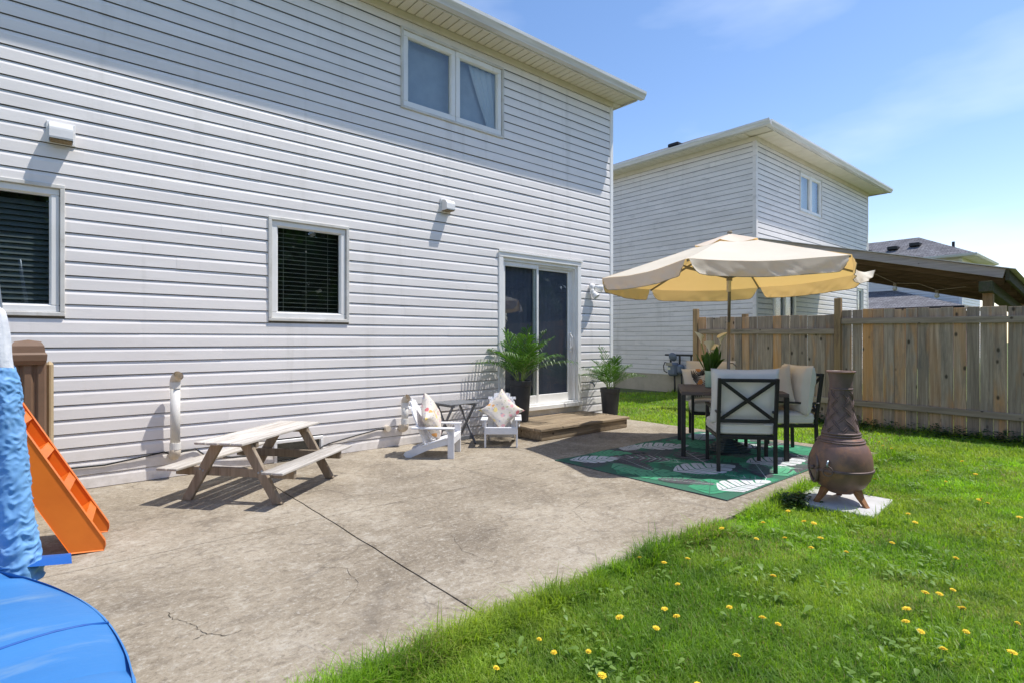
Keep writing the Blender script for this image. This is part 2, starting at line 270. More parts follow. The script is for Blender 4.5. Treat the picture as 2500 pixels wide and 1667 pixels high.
for k, c in dict(rugbase=(.03, .14, .085), rugwhite=(.66, .67, .68), ruggreen=(.04, .29, .145), ruglight=(.10, .40, .21), rugchar=(.095, .095, .105), ruggrey=(.22, .22, .23), printblack=(.03, .03, .035), printorange=(.62, .28, .10)).items():
    M[k] = simple(k, c)

# ------------------------------------------------------------------ mesh building
class MB:
    def __init__(s): s.v = []; s.f = []; s.m = []
    def add(s, verts, faces, mi=0, T=None):
        n = len(s.v)
        for p in verts:
            p = Vector(p)
            if T is not None: p = T @ p
            s.v.append(p[:])
        for f in faces: s.f.append([i+n for i in f]); s.m.append(mi)
        return s
    def convex(s, verts, faces, mi=0, T=None):
        c = sum((Vector(v) for v in verts), Vector())/len(verts); out = []
        for f in faces:
            p = [Vector(verts[i]) for i in f]; nrm = (p[1]-p[0]).cross(p[2]-p[0])
            out.append(f if nrm.dot(sum(p, Vector())/len(p)-c) >= 0 else f[::-1])
        return s.add(verts, out, mi, T)
    def box(s, x0, x1, y0, y1, z0, z1, b=0, mi=0, T=None):
        c = Vector(((x0+x1)/2, (y0+y1)/2, (z0+z1)/2)); h = (abs(x1-x0)/2, abs(y1-y0)/2, abs(z1-z0)/2)
        TT = Matrix.Translation(c) if T is None else T @ Matrix.Translation(c)
        return s._bx(h, b, mi, TT)
    def _bx(s, h, b, mi, T):
        sg = [(x, y, z) for x in (-1, 1) for y in (-1, 1) for z in (-1, 1)]
        if b <= 0:
            v = [(x*h[0], y*h[1], z*h[2]) for x, y, z in sg]
            f = [(0, 1, 3, 2), (4, 5, 7, 6), (0, 1, 5, 4), (2, 3, 7, 6), (0, 2, 6, 4), (1, 3, 7, 5)]
            return s.convex(v, f, mi, T)
        b = min(b, min(h)*.9); v = []
        for x, y, z in sg:
            v += [(x*h[0], y*(h[1]-b), z*(h[2]-b)), (x*(h[0]-b), y*h[1], z*(h[2]-b)), (x*(h[0]-b), y*(h[1]-b), z*h[2])]
        f = []; q = [(0, 1, 3, 2), (4, 5, 7, 6)], [(0, 1, 5, 4), (2, 3, 7, 6)], [(0, 2, 6, 4), (1, 3, 7, 5)]
        for a in range(3):
            for t in q[a]: f.append(tuple(i*3+a for i in t))
        for i in range(8):
            f.append((i*3, i*3+1, i*3+2))
            for bit, a in ((4, 0), (2, 1), (1, 2)):
                j = i ^ bit
                if j > i:
                    o = [k for k in range(3) if k != a]; f.append((i*3+o[0], j*3+o[0], j*3+o[1], i*3+o[1]))
        return s.convex(v, f, mi, T)
    def beam(s, p, q, w, h, b=0, mi=0, up=(0, 0, 1), T=None):
        p, q = Vector(p), Vector(q); d = (q-p); l = d.length; d.normalize(); up = Vector(up)
        if abs(d.dot(up)) > .99: up = Vector((0, 1, 0))
        x = d; y = up.cross(x).normalized(); z = x.cross(y)
        TT = Matrix(((x.x, y.x, z.x, (p.x+q.x)/2), (x.y, y.y, z.y, (p.y+q.y)/2), (x.z, y.z, z.z, (p.z+q.z)/2), (0, 0, 0, 1)))
        if T is not None: TT = T @ TT
        return s._bx((l/2, w/2, h/2), b, mi, TT)
    def tube(s, path, r, n=8, mi=0, T=None, cap=True, flat=1.):
        P = [Vector(p) for p in path]; k = len(P); rs = r if hasattr(r, '__len__') else [r]*k; v = []; f = []; prev = None
        for i in range(k):
            t = (P[min(i+1, k-1)]-P[max(i-1, 0)]).normalized()
            a = Vector((0, 0, 1)) if prev is None else prev
            if abs(a.dot(t)) > .97 and prev is None: a = Vector((1, 0, 0))
            e1 = (a-t*a.dot(t)).normalized(); e2 = t.cross(e1); prev = e1
            for j in range(n):
                an = 2*PI*j/n; v.append(P[i]+rs[i]*(math.cos(an)*e1+math.sin(an)*flat*e2))
        for i in range(k-1):
            for j in range(n): f.append((i*n+j, i*n+(j+1) % n, (i+1)*n+(j+1) % n, (i+1)*n+j))
        if cap: f.append(tuple(range(n))[::-1]); f.append(tuple((k-1)*n+j for j in range(n)))
        return s.add(v, f, mi, T)
    def lathe(s, prof, n=32, mi=0, T=None, fn=None):
        v = []; f = []; k = len(prof)
        for i, (r, z) in enumerate(prof):
            for j in range(n):
                a = 2*PI*j/n; rr = r if fn is None else r*fn(a, z); v.append((rr*math.cos(a), rr*math.sin(a), z))
        for i in range(k-1):
            for j in range(n): f.append((i*n+j, i*n+(j+1) % n, (i+1)*n+(j+1) % n, (i+1)*n+j))
        return s.add(v, f, mi, T)
    def grid(s, fn, nu, nv, mi=0, T=None, wrap=False):
        v = [fn(i/nu, j/nv) for i in range(nu+1) for j in range(nv+1)]; f = []
        for i in range(nu):
            for j in range(nv): f.append((i*(nv+1)+j, (i+1)*(nv+1)+j, (i+1)*(nv+1)+j+1, i*(nv+1)+j+1))
        return s.add(v, f, mi, T)
    def extr(s, prof, p, q, mi=0, T=None, close=True):
        # prof = [(out, up)], extruded from p to q; out is to the right of p->q seen from above
        p, q = Vector(p), Vector(q); d = (q-p).normalized(); o = Vector((d.y, -d.x, 0)); u = Vector((0, 0, 1)); k = len(prof)
        v = [p+o*a+u*b for a, b in prof]+[q+o*a+u*b for a, b in prof]; f = []
        for i in range(k if close else k-1): j = (i+1) % k; f.append((i, j, k+j, k+i))
        if close: f.append(tuple(range(k))[::-1]); f.append(tuple(range(k, 2*k)))
        return s.add(v, f, mi, T)
def mesh(name, mb, mats, smooth=False):
    me = bpy.data.meshes.new(name); me.from_pydata(mb.v, [], mb.f)
    for m in (mats if isinstance(mats, (list, tuple)) else [mats]): me.materials.append(M[m] if isinstance(m, str) else m)
    if any(mb.m): me.polygons.foreach_set('material_index', mb.m)
    if smooth: me.polygons.foreach_set('use_smooth', [len(f) < 5 for f in mb.f])
    me.update(); return me
def link(name, data, parent=None, loc=None, rz=0, rot=None):
    o = bpy.data.objects.new(name, data); COL.objects.link(o)
    if parent is not None: o.parent = parent
    if loc is not None: o.location = loc
    if rot is not None: o.rotation_euler = rot
    elif rz: o.rotation_euler = (0, 0, rz)
    return o
def mk(name, mb, mats, parent=None, loc=None, rz=0, smooth=False, rot=None): return link(name, mesh(name, mb, mats, smooth), parent, loc, rz, rot)
def tag(o, label, cat=None, group=None, kind=None):
    o['label'] = label
    if cat: o['category'] = cat
    if group: o['group'] = group
    if kind: o['kind'] = kind
    return o
def thing(name, label, cat, loc=(0, 0, 0), rz=0, group=None):
    o = link(name, None, None, loc, rz); return tag(o, label, cat, group)
def struct(o, label=None, kind='structure'):
    o['kind'] = kind
    if label: o['label'] = label
    return o
def rotz(a): return Matrix.Rotation(a, 4, 'Z')
def TR(x, y, z): return Matrix.Translation((x, y, z))

# ------------------------------------------------------------------ ground, patio
g = MB(); g.add([(-300, -300, 0), (400, -300, 0), (400, 400, 0), (-300, 400, 0)], [(0, 1, 2, 3)])
struct(mk('ground', g, 'soilg', loc=(0, 0, -.035)), 'green ground of the back yards')
PX1 = -.12; PY0 = -4.06
bed = MB(); bed.box(-11, PX1, PY0, .02, -.034, -.022); pat = struct(mk('patio', bed, 'crack'), 'stamped concrete patio along the house wall')
def slab(x0, x1, y0, y1):
    mb = MB(); n = max(4, int((x1-x0)/.12)); m2 = max(4, int((y1-y0)/.12))
    bx = []
    def edge(a, b, fixed, axis):
        k = max(3, int(abs(b-a)/.06)); pts = []
        for i in range(k):
            t = a+(b-a)*i/k; j = 0 if i == 0 else mnoise.noise(Vector((t*5, fixed*3.1, axis)))*.006
            pts.append((t, fixed+j) if axis == 0 else (fixed+j, t))
        return pts
    ring = edge(x0, x1, y0, 0)+edge(y0, y1, x1, 1)+edge(x1, x0, y1, 0)+edge(y1, y0, x0, 1); k = len(ring)
    v = [(x, y, 0) for x, y in ring]+[(x+(.004 if x < (x0+x1)/2 else -.004)*-1*0, y, -.03) for x, y in ring]
    f = [tuple(range(k))]+[(i+k, (i+1) % k+k, (i+1) % k, i) for i in range(k)]
    mb.add(v, f); return mk('slab', mb, 'concrete', pat)
for xs in ((-11, -5.901), (-5.890, -3.068), (-3.062, PX1)):
    for ys in ((PY0, -2.135), (-2.129, 0.0)): slab(xs[0], xs[1], ys[0], ys[1])
def ribbon(pts, w, z):
    mb = MB(); v = []; f = []
    P = []
    for i in range(len(pts)-1):
        for k in range(7):
            t = k/7; x = pts[i][0]+(pts[i+1][0]-pts[i][0])*t; y = pts[i][1]+(pts[i+1][1]-pts[i][1])*t; P.append((x+random.uniform(-1, 1)*.008, y+random.uniform(-1, 1)*.008))
    for i, (x, y) in enumerate(P):
        dx, dy = P[min(i+1, len(P)-1)][0]-P[max(0, i-1)][0], P[min(i+1, len(P)-1)][1]-P[max(0, i-1)][1]; l = math.hypot(dx, dy) or 1
        ww = w*random.uniform(.3, 1)*(.25 if i in (0, len(P)-1) else 1); v += [(x-dy/l*ww, y+dx/l*ww, z), (x+dy/l*ww, y-dx/l*ww, z)]
    for i in range(len(P)-1): f.append((2*i+1, 2*i+3, 2*i+2, 2*i))
    mb.add(v, f); return mb
for pts, w in (([(-7.02, -3.02), (-7.01, -3.12), (-6.95, -3.24), (-6.93, -3.36), (-6.86, -3.44), (-6.78, -3.44)], .0022), ([(-6.93, -3.36), (-6.99, -3.40)], .003), ([(-5.46, -3.62), (-5.5, -3.3), (-5.38, -3.0)], .0012),
               ([(-6.36, -3.5), (-6.2, -3.35), (-6.16, -3.1), (-6.3, -2.95)], .0012), ([(-4.55, -3.5), (-4.4, -3.2), (-4.1, -3.1), (-3.9, -3.25)], .0012), ([(-6.9, -2.3), (-6.7, -2.2), (-6.5, -2.28), (-6.2, -2.2)], .0012)):
    mk('crack', ribbon(pts, w, .0025), 'crack', pat)
# ------------------------------------------------------------------ siding
CO = .1235
def siding_profile(): return [(.004, .001), (.0175, 0), (.016, .084), (.0062, .1165), (.001, CO+.012)]
def add_boards(parent, mat, frame, x0, x1, z0, z1, holes, flip, seam=3.4):
    """frame(x, out, z) -> local point. boards butt against holes."""
    k = 0; z = z0; O0 = Vector(frame(0, 0, 0))
    while z < z1-.02:
        top = min(z+CO, z1); spans = [(x0, x1)]
        for hx0, hx1, hz0, hz1 in holes:
            if z+CO*.5 > hz0 and z+CO*.5 < hz1:
                ns = []
                for a, b in spans:
                    if hx1 <= a or hx0 >= b: ns.append((a, b)); continue
                    if hx0 > a: ns.append((a, hx0))
                    if hx1 < b: ns.append((hx1, b))
                spans = ns
        off = (k*1.37+random.uniform(-.3, .3)) % seam; cuts = [x0-seam+off+i*seam for i in range(int((x1-x0)/seam)+3)]
        for a, b in spans:
            e = [a]+[c for c in cuts if a+.25 < c < b-.25]+[b]
            for i in range(len(e)-1):
                jz = random.uniform(-.0012, .0012); jo = .0016*(i % 2)
                ms = []; pr = siding_profile(); sc = (top-z)/CO; mid = (e[i]+e[i+1])/2; v = []
                nseg = max(1, int((e[i+1]-e[i])/.6)); xs = [e[i]+(e[i+1]-e[i])*q/nseg for q in range(nseg+1)]
                for xx in xs:
                    wob = .0038*mnoise.noise(Vector((xx*1.1, z*4, k*.35)))
                    for o, u in pr: v.append(Vector(frame(xx-mid, o+jo+wob, u*sc+jz))-O0)
                f = []
                for q in range(nseg):
                    for w in range(4):
                        p = (q*5+w, q*5+w+1, (q+1)*5+w+1, (q+1)*5+w); f.append(p[::-1] if flip else p); ms.append(1 if w in (0, 3) else 0)  # underside and covered top strip take the painted lap shade and mildew
                f += [(4, 3, 2, 1, 0), tuple(nseg*5+q for q in range(5))]; ms += [0, 0]
                mb = MB(); mb.add(v, f); mb.m = ms; mk('siding_board', mb, [mat, 'grime_shade'], parent, loc=frame(mid, 0, z))
        z += CO; k += 1
def window(parent, x0, x1, z0, z1, y, sashes=1, style='slat', name='window', mat='trim'):
    """built in the plane y (wall face, facing -y). x0..x1, z0..z1 outer trim"""
    w = .034
    fr = MB()
    for a, b, c, d in ((x0, x1, z1-w, z1), (x0, x1, z0, z0+w), (x0, x0+w, z0+w, z1-w), (x1-w, x1, z0+w, z1-w)): fr.box(a, b, y-.034, y+.02, c, d, .004, 0)
    fw = mk(name, fr, 'jtrim', parent)
    i0, i1, j0, j1 = x0+w, x1-w, z0+w, z1-w
    wd = (i1-i0)/sashes
    for k in range(sashes):
        a, b = i0+k*wd+.002, i0+(k+1)*wd-.002; t = .058 if sashes == 1 else .07; sb = MB()
        for p, q, c, d in ((a, b, j1-t, j1), (a, b, j0, j0+t), (a, a+t, j0+t, j1-t), (b-t, b, j0+t, j1-t)): sb.box(p, q, y-.012-.003*k, y+.05, c, d, .006)
        g0 = .010
        for p, q, c, d in ((a+t, b-t, j1-t-g0, j1-t), (a+t, b-t, j0+t, j0+t+g0), (a+t, a+t+g0, j0+t+g0, j1-t-g0), (b-t-g0, b-t, j0+t+g0, j1-t-g0)): sb.box(p, q, y+.006, y+.04, c, d)
        mk('sash', sb, mat, fw)
        pm = MB(); pm.box(a+t+g0, b-t-g0, y+.022, y+.027, j0+t+g0, j1-t-g0); mk('pane', pm, 'glass', fw)
        ga, gb, gc, gd = a+t, b-t, j0+t, j1-t
        if style in ('slat', 'slatclosed'):
            n = int((gd-gc)/.047)
            sm = MB(); closed = style == 'slatclosed'
            if closed: sm.beam((0, -.012, -.022), (0, .012, .022), .003, gb-ga-.02, up=(1, 0, 0))
            else: sm.box(-(gb-ga-.02)/2, (gb-ga-.02)/2, -.02, .02, -.0016, .0016)
            me = mesh('slat', sm, 'slat' if closed else 'slatl')
            for q in range(n): link('slat', me, fw, ((ga+gb)/2, y+.085, gc+.02+q*.047), rot=(0 if closed else R(5), 0, 0))
            if not closed:
                for q in (.12, .47, .82):
                    cm = MB(); cm.tube([(ga+(gb-ga)*q, y+.06, gc), (ga+(gb-ga)*q, y+.06, gd)], .0018, 4); mk('blind_cord', cm, 'slatl', fw)
        if style == 'curtain':
            if k == 1:
                def cf(u, t_):
                    wdt = .08+.62*(1-u)**.8*0+.55*(.25+.75*abs(u-.12)**.9 if u > .12 else .25); zz = gc+(gd-gc)*u
                    return (gb+.02-(.16+.42*u)*(1-t_)*(gb-ga)*1.25, y+.075+.012*math.sin(t_*26+u*3), zz)
                cm = MB(); cm.grid(cf, 14, 30); mk('curtain', cm, 'curtain', fw, smooth=True)
            else:
                cm = MB(); cm.grid(lambda u, t_: (ga-.02+(.02+.14*max(0, u-.35))*t_*(gb-ga)*1.3, y+.075+.01*math.sin(t_*20), gc+(gd-gc)*u), 12, 12); mk('curtain', cm, 'curtain', fw, smooth=True)
    bk = MB(); bk.box(x0+.02, x1-.02, y+.125, y+.135, z0+.02, z1-.02); mk('backing', bk, 'dark' if style.startswith('slat') else ('room' if style == 'curtain' else 'curtain'), fw)
    return fw
GUT = [(0, 0), (.085, 0), (.092, .02), (.105, .045), (.125, .075), (.128, .115), (.118, .115), (.116, .08), (.085, .012), (.008, .012), (.008, .115), (0, .115)]
def roof_parts(root, x0, x1, y0, y1, z, ov, pitch, panel=.122, panels=True, sides='xy'):
    ex0, ex1, ey0, ey1 = x0-ov[0], x1+ov[1], y0-ov[2], y1+ov[3]
    zr = z+.13; hw = min(ex1-ex0, ey1-ey0)/2; h = hw*pitch
    if ex1-ex0 >= ey1-ey0: r0, r1 = (ex0+hw, (ey0+ey1)/2, zr+h), (ex1-hw, (ey0+ey1)/2, zr+h)
    else: r0, r1 = ((ex0+ex1)/2, ey0+hw, zr+h), ((ex0+ex1)/2, ey1-hw, zr+h)
    e = .03; c = [(ex0-e, ey0-e, zr), (ex1+e, ey0-e, zr), (ex1+e, ey1+e, zr), (ex0-e, ey1+e, zr)]
    v = c+[r0, r1]+[(a, b, zr-.02) for a, b, _ in c]
    f = [(0, 1, 5, 4), (1, 2, 5), (2, 3, 4, 5), (3, 0, 4)] if ex1-ex0 >= ey1-ey0 else [(0, 1, 4), (1, 2, 5, 4), (2, 3, 5), (3, 0, 4, 5)]
    mb = MB(); mb.add(v, f+[(6, 7, 1, 0), (7, 8, 2, 1), (8, 9, 3, 2), (9, 6, 0, 3), (9, 8, 7, 6)])
    rf = mk('roof', mb, 'shingle', root); uv = rf.data.uv_layers.new(name='UVMap')
    for p in rf.data.polygons:
        n = p.normal; t = Vector((0, 0, 1)).cross(n)
        t = Vector((1, 0, 0)) if t.length < 1e-4 else t.normalized(); bt = n.cross(t)
        for li in p.loop_indices: co = rf.data.vertices[rf.data.loops[li].vertex_index].co; uv.data[li].uv = (co.dot(t), co.dot(bt))
    fa = MB(); fb = .02
    fa.box(ex0, ex1, ey0-.018, ey0, z-.012, zr-.022); fa.box(ex0, ex1, ey1, ey1+.018, z-.012, zr-.022); fa.box(ex0-.018, ex0, ey0, ey1, z-.012, zr-.022); fa.box(ex1, ex1+.018, ey0, ey1, z-.012, zr-.022)
    mk('fascia', fa, 'jtrim', root)
    ly = MB(); ly.box(ex0+.01, ex1-.01, ey0+.01, ey1-.01, z+.02, z+.03); so = mk('soffit', ly, 'soffit', root)
    G0 = .019
    gs = [((ex0-G0-.0, ey0-G0, z), (ex1+G0+.06, ey0-G0, z))]
    mb = MB(); mb.extr(GUT, *gs[0]); mk('gutter', mb, 'gutter', root)
    mb = MB(); mb.extr(GUT, (ex0-G0, ey1+.02, z), (ex0-G0, ey0-G0-.128, z)); mk('gutter', mb, 'gutter', root)
    return so, (ex0, ex1, ey0, ey1)
def soffit_strip(so, a, b, c, d, z, along, w, mat='soffitp'):
    """boards fill a..b along x, c..d along y; planks are laid side by side along axis `along`"""
    n = int(((b-a) if along == 'x' else (d-c))/w); mb = MB(); g = .006
    if along == 'x': mb.box(-w/2+g, w/2-g, -(d-c)/2, (d-c)/2, 0, .014, .003)
    else: mb.box(-(b-a)/2, (b-a)/2, -w/2+g, w/2-g, 0, .014, .003)
    me = mesh('soffit_panel', mb, mat)
    for i in range(n):
        loc = (a+w*(i+.5), (c+d)/2, z) if along == 'x' else ((a+b)/2, c+w*(i+.5), z)
        link('soffit_panel', me, so, loc)

# ---- our house
house = thing('house', 'large white vinyl sided two storey house with patio door along the concrete patio', 'house')
HX0 = -11.5; ZT = 5.39
body = MB(); body.box(HX0, -.03, .15, 9, -.03, 5.36); wall = mk('wall', body, 'dark', house)
holes = [(-4.089, -2.431, 4.184, 5.2), (-5.658, -4.765, 1.5, 2.607), (-8.5, -7.323, 1.5, 2.62), (-2.527, -.797, -.1, 2.575), (-5.60, -5.07, -.1, .236)]
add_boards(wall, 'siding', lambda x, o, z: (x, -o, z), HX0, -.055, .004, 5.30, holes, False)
sw = MB()
for k in range(43):
    z = .004+k*CO; sw.add([(.003, .06, z), (.017, .06, z), (.0155, .06, z+.084), (.004, .06, z+CO), (.003, 8.9, z), (.017, 8.9, z), (.0155, 8.9, z+.084), (.004, 8.9, z+CO)], [(0, 4, 5, 1), (1, 5, 6, 2), (2, 6, 7, 3)])
mk('side_siding', sw, 'siding', wall)
ct = MB(); ct.box(-.055, .022, -.026, -.002, .0, 5.30, .004); ct.box(.002, .024, -.024, .07, 0, 5.299, .004); mk('corner_trim', ct, 'trim', wall)
fz = MB(); fz.box(HX0, .02, -.03, .0, 5.30, 5.392, .003); mk('frieze', fz, 'soffit', wall)
st = MB(); st.box(HX0, -2.55, -.012, .0, -.03, .006); mk('starter_strip', st, 'crack', wall)
so, ext = roof_parts(house, HX0, 0, 0, 9, ZT, (.3, .25, .35, .35), .42)
soffit_strip(so, HX0, .25, -.348, -.03, ZT, 'x', .1225)
soffit_strip(so, .025, .248, -.03, 8.5, ZT, 'y', .1225)
window(house, -4.089, -2.431, 4.184, 5.2, -.0, 2, 'curtain')
window(house, -5.658, -4.765, 1.5, 2.607, 0, 1, 'slat')
window(house, -8.5, -7.323, 1.5, 2.62, 0, 1, 'slatclosed')
bw = MB()
for a in ((-5.60, -5.07, .2, .236), (-5.60, -5.07, -.03, .0)): bw.box(a[0], a[1], -.028, .03, a[2], a[3], .004)
bw.box(-5.6, -5.57, -.028, .03, 0, .2); bw.box(-5.10, -5.07, -.028, .03, 0, .2, .004); bwo = mk('basement_window', bw, 'trim', house)
bp = MB(); bp.box(-5.57, -5.1, .02, .026, 0, .2); mk('pane', bp, 'glass', bwo)
# patio door
DX0, DX1, DZ0, DZ1 = -2.527, -.797, .27, 2.575
dm = MB(); t = .085
dm.box(DX0, DX1, -.035, .02, DZ1-t, DZ1, .006); dm.box(DX0, DX0+t, -.032, .02, DZ0, DZ1-t, .006); dm.box(DX1-t, DX1, -.032, .02, DZ0, DZ1-t, .006)
dm.box(DX0-.01, DX1+.03, -.048, -.03, DZ1-.018, DZ1+.012, .004)
door = mk('patio_door', dm, 'trim', house)
sl = MB(); sl.box(DX0+.01, DX1-.01, -.075, .12, DZ0-.02, DZ0+.045, .006); sl.box(DX0+.03, DX1-.03, -.03, .12, DZ0+.045, DZ0+.07, .004); mk('sill', sl, 'trim', door)
kp = MB(); kp.box(DX0, DX1, -.018, .0, .0, DZ0-.021); mk('kick_panel', kp, 'jtrim', door)
jm = MB(); jm.box(DX0+t, DX0+t+.03, .0, .12, DZ0+.07, DZ1-t); jm.box(DX1-t-.03, DX1-t, .0, .12, DZ0+.07, DZ1-t); jm.box(DX0+t+.03, DX1-t-.03, .0, .12, DZ1-t-.045, DZ1-t); jm.box(DX0+t+.03, DX1-t-.03, .03, .04, DZ1-t-.075, DZ1-t-.046); mk('jamb', jm, 'trim', door)
def dsash(a, b, y0, rs):
    sb = MB(); c0, c1 = DZ0+.07, DZ1-t-.046
    sb.box(a, a+.045, y0, y0+.035, c0, c1, .005); sb.box(b-rs, b, y0, y0+.035, c0, c1, .005); sb.box(a+.045, b-rs, y0+.001, y0+.034, c0, c0+.125, .005); sb.box(a+.045, b-rs, y0+.001, y0+.034, c1-.07, c1, .005)
    o = mk('sash', sb, 'trim', door); pm = MB(); pm.box(a+.045, b-rs, y0+.015, y0+.02, c0+.125, c1-.07); mk('pane', pm, 'glass', door); return o
dsash(-2.412, -1.70, .02, .04); dsash(-1.765, -.912, .062, .10)
hd = MB(); hd.box(-.985, -.955, .035, .062, 1.12, 1.42, .005); hd.tube([(-.97, .035, 1.16), (-.97, .005, 1.2), (-.97, .005, 1.34), (-.97, .035, 1.38)], .009, 6); mk('handle', hd, 'trim', door, smooth=False)
vm = MB(); vm.box(-.0425, .0425, -.001, .001, 0, 2.02); vme = mesh('blind_slat', vm, 'vblind')
for i in range(16): link('blind_slat', vme, door, (-2.36+i*.0865, .108, .40), R(-24+random.uniform(-3, 3)))
vl = MB()
# ---- neighbour house
NX, NY, NZ = 4.89, -.19, 5.93
nb = thing('neighbour_house', 'grey white sided two storey house beyond the wooden fence', 'house')
bo = MB(); bo.box(NX+.15, 12.4, NY+.15, 9, 0, NZ-.03); nw = mk('wall', bo, 'dark', nb)
nholes = [(7.24, 8.68, 4.585, 5.637), (5.75, 7.0, -.1, 2.62), (11.40, 11.95, 1.6, 2.9), (9.45, 9.68, .3, 2.75)]
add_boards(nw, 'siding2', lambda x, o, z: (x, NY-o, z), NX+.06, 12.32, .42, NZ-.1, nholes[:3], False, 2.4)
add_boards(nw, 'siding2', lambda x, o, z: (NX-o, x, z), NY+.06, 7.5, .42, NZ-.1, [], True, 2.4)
ct = MB(); ct.box(NX-.028, NX+.06, NY-.028, NY-.002, .42, NZ-.1, .004); ct.box(NX-.0282, NX-.002, NY-.002, NY+.06, .42, NZ-.1, .004); ct.box(12.32, 12.4, NY-.028, NY, .42, NZ-.1, .004); mk('corner_trim', ct, 'siding2', nw)
fz = MB(); fz.box(NX-.03, 12.4, NY-.03, NY, NZ-.1, NZ+.002); fz.box(NX-.03, NX, NY+.001, 7.5, NZ-.1, NZ+.001); mk('frieze', fz, 'soffit', nw)
fo = MB(); fo.box(NX-.006, 12.4, NY-.006, 9, -.04, .43); mk('foundation', fo, 'found', nb)
so, ext = roof_parts(nb, NX, 12.4, NY, 9, NZ, (.42, .42, .42, .42), .42)
soffit_strip(so, NX-.418, NX-.03, NY+.1, 7.5, NZ, 'y', .2)
soffit_strip(so, NX-.03, 12.8, NY-.418, NY-.03, NZ, 'x', .3, 'soffit')
rv = MB(); rv.box(-.16, .16, -.16, .16, 0, .09, .02); mk('roof_vent', rv, 'black', nb, loc=(NX+.5, 2.2, NZ+.50))
window(nb, 7.24, 8.68, 4.585, 5.637, NY, 2, 'white')
nd = MB()
for a in ((5.75, 5.86, .4, 2.62), (6.9, 7.0, .4, 2.62), (6.33, 6.41, .4, 2.5)): nd.box(a[0], a[1], NY-.03, NY+.02, a[2], a[3], .005)
nd.box(5.75, 7.0, NY-.031, NY+.02, 2.5, 2.62, .005); ndo = mk('patio_door', nd, 'trim', nb)
for a, b, bkm in ((5.86, 6.33, 'dark'), (6.41, 6.9, 'room')):
    pm = MB(); pm.box(a, b, NY+.02, NY+.026, .4, 2.5); mk('pane', pm, 'glass', ndo); bm_ = MB(); bm_.box(a, b, NY+.1, NY+.11, .4, 2.5); mk('backing', bm_, bkm, ndo)
window(nb, 11.40, 11.95, 1.6, 2.9, NY, 1, 'slat')
# ---- far house with lower wing
def far_house():
    fh = thing('far_house', 'pale distant house with grey hip roof and a lower shingled wing at far right', 'house')
    X, Y, Z = 28.7, .4, 5.55
    def sidefn(mb, face, a, b, z0, z1, c):
        k = 0; z = z0
        while z < z1:
            zz = min(z+.15, z1)
            if face == 'x': mb.add([(c-.003, a, z), (c-.03, a, z), (c-.004, a, zz), (c-.003, b, z), (c-.03, b, z), (c-.004, b, zz)], [(0, 3, 4, 1)[::-1], (1, 4, 5, 2)[::-1]])
            else: mb.add([(a, c-.003, z), (a, c-.03, z), (a, c-.004, zz), (b, c-.003, z), (b, c-.03, z), (b, c-.004, zz)], [(0, 3, 4, 1), (1, 4, 5, 2)])
            z += .15
    mb = MB(); mb.box(X, 33.4, Y, 13, 0, Z+.02); mb.box(33.4, 35.6, Y+1.5, 12, 0, 3.4); w = mk('wall', mb, 'siding', fh)
    s = MB(); sidefn(s, 'x', Y, 13, .3, Z, X); sidefn(s, 'y', X, 33.4, .3, Z, Y); sidefn(s, 'y', 33.4, 35.6, .3, 3.4, Y+1.5); ss = mk('siding', s, 'siding', w); ss['kind'] = 'stuff'
    c = MB(); c.box(X-.05, X+.1, Y-.05, Y-.031, .3, Z); c.box(X-.05, X-.031, Y-.03, Y+.1, .3, Z); mk('corner_trim', c, 'trim', w)
    roof_parts(fh, X, 33.4, Y, 13, Z, (.6, .6, .6, .6), .52)
    for x, y, z in ((29.55, 3.6, 6.42), (29.75, 2.6, 6.52), (29.4, 4.9, 6.34)):
        v = MB(); v.box(-.28, .28, -.25, .25, 0, .2, .03); mk('roof_vent', v, 'black', fh, loc=(x, y, z))
    p = MB(); p.tube([(30.7, 1.1, 6.1), (30.7, 1.1, 6.7)], .07, 8); mk('vent_pipe', p, 'black', fh)
    # wing
    wx0, wx1, wy0, wy1, wz = 25.2, 28.65, .1, 9.5, 2.75
    b2 = MB(); b2.box(wx0, wx1, wy0, wy1, 0, wz+.02); mk('wing_wall', b2, 'brickf', fh)
    mb = MB(); zr = wz+.14; o = .45; ax = wx1; top = zr+1.15
    v = [(wx0-o, wy0-o, zr), (wx1, wy0-o, zr), (wx1, wy1+o, zr), (wx0-o, wy1+o, zr), (wx1, wy0+3.2, top), (wx1, wy1-3.2, top)]
    mb.add(v, [(0, 1, 4), (0, 4, 5, 3), (3, 5, 2), (3, 2, 1, 0)]); rf = mk('wing_roof', mb, 'shingle', fh); uv = rf.data.uv_layers.new(name='UVMap')
    for pl in rf.data.polygons:
        n = pl.normal; t = Vector((0, 0, 1)).cross(n); t = Vector((1, 0, 0)) if t.length < 1e-4 else t.normalized(); bt = n.cross(t)
        for li in pl.loop_indices: co = rf.data.vertices[rf.data.loops[li].vertex_index].co; uv.data[li].uv = (co.dot(t), co.dot(bt))
    gm = MB(); gm.box(wx0-o-.08, wx0-o, wy0-o, wy1+o, zr-.14, zr-.005); gm.box(wx0-o, wx1, wy0-o-.08, wy0-o, zr-.14, zr-.005); mk('wing_gutter', gm, 'black', fh)
    # garden windows
    wd = MB()
    for a in (34.0, 34.55): wd.box(a, a+.4, Y+1.42, Y+1.47, 1.9, 3.0)
    mk('window', wd, 'glass', fh)
far_house()

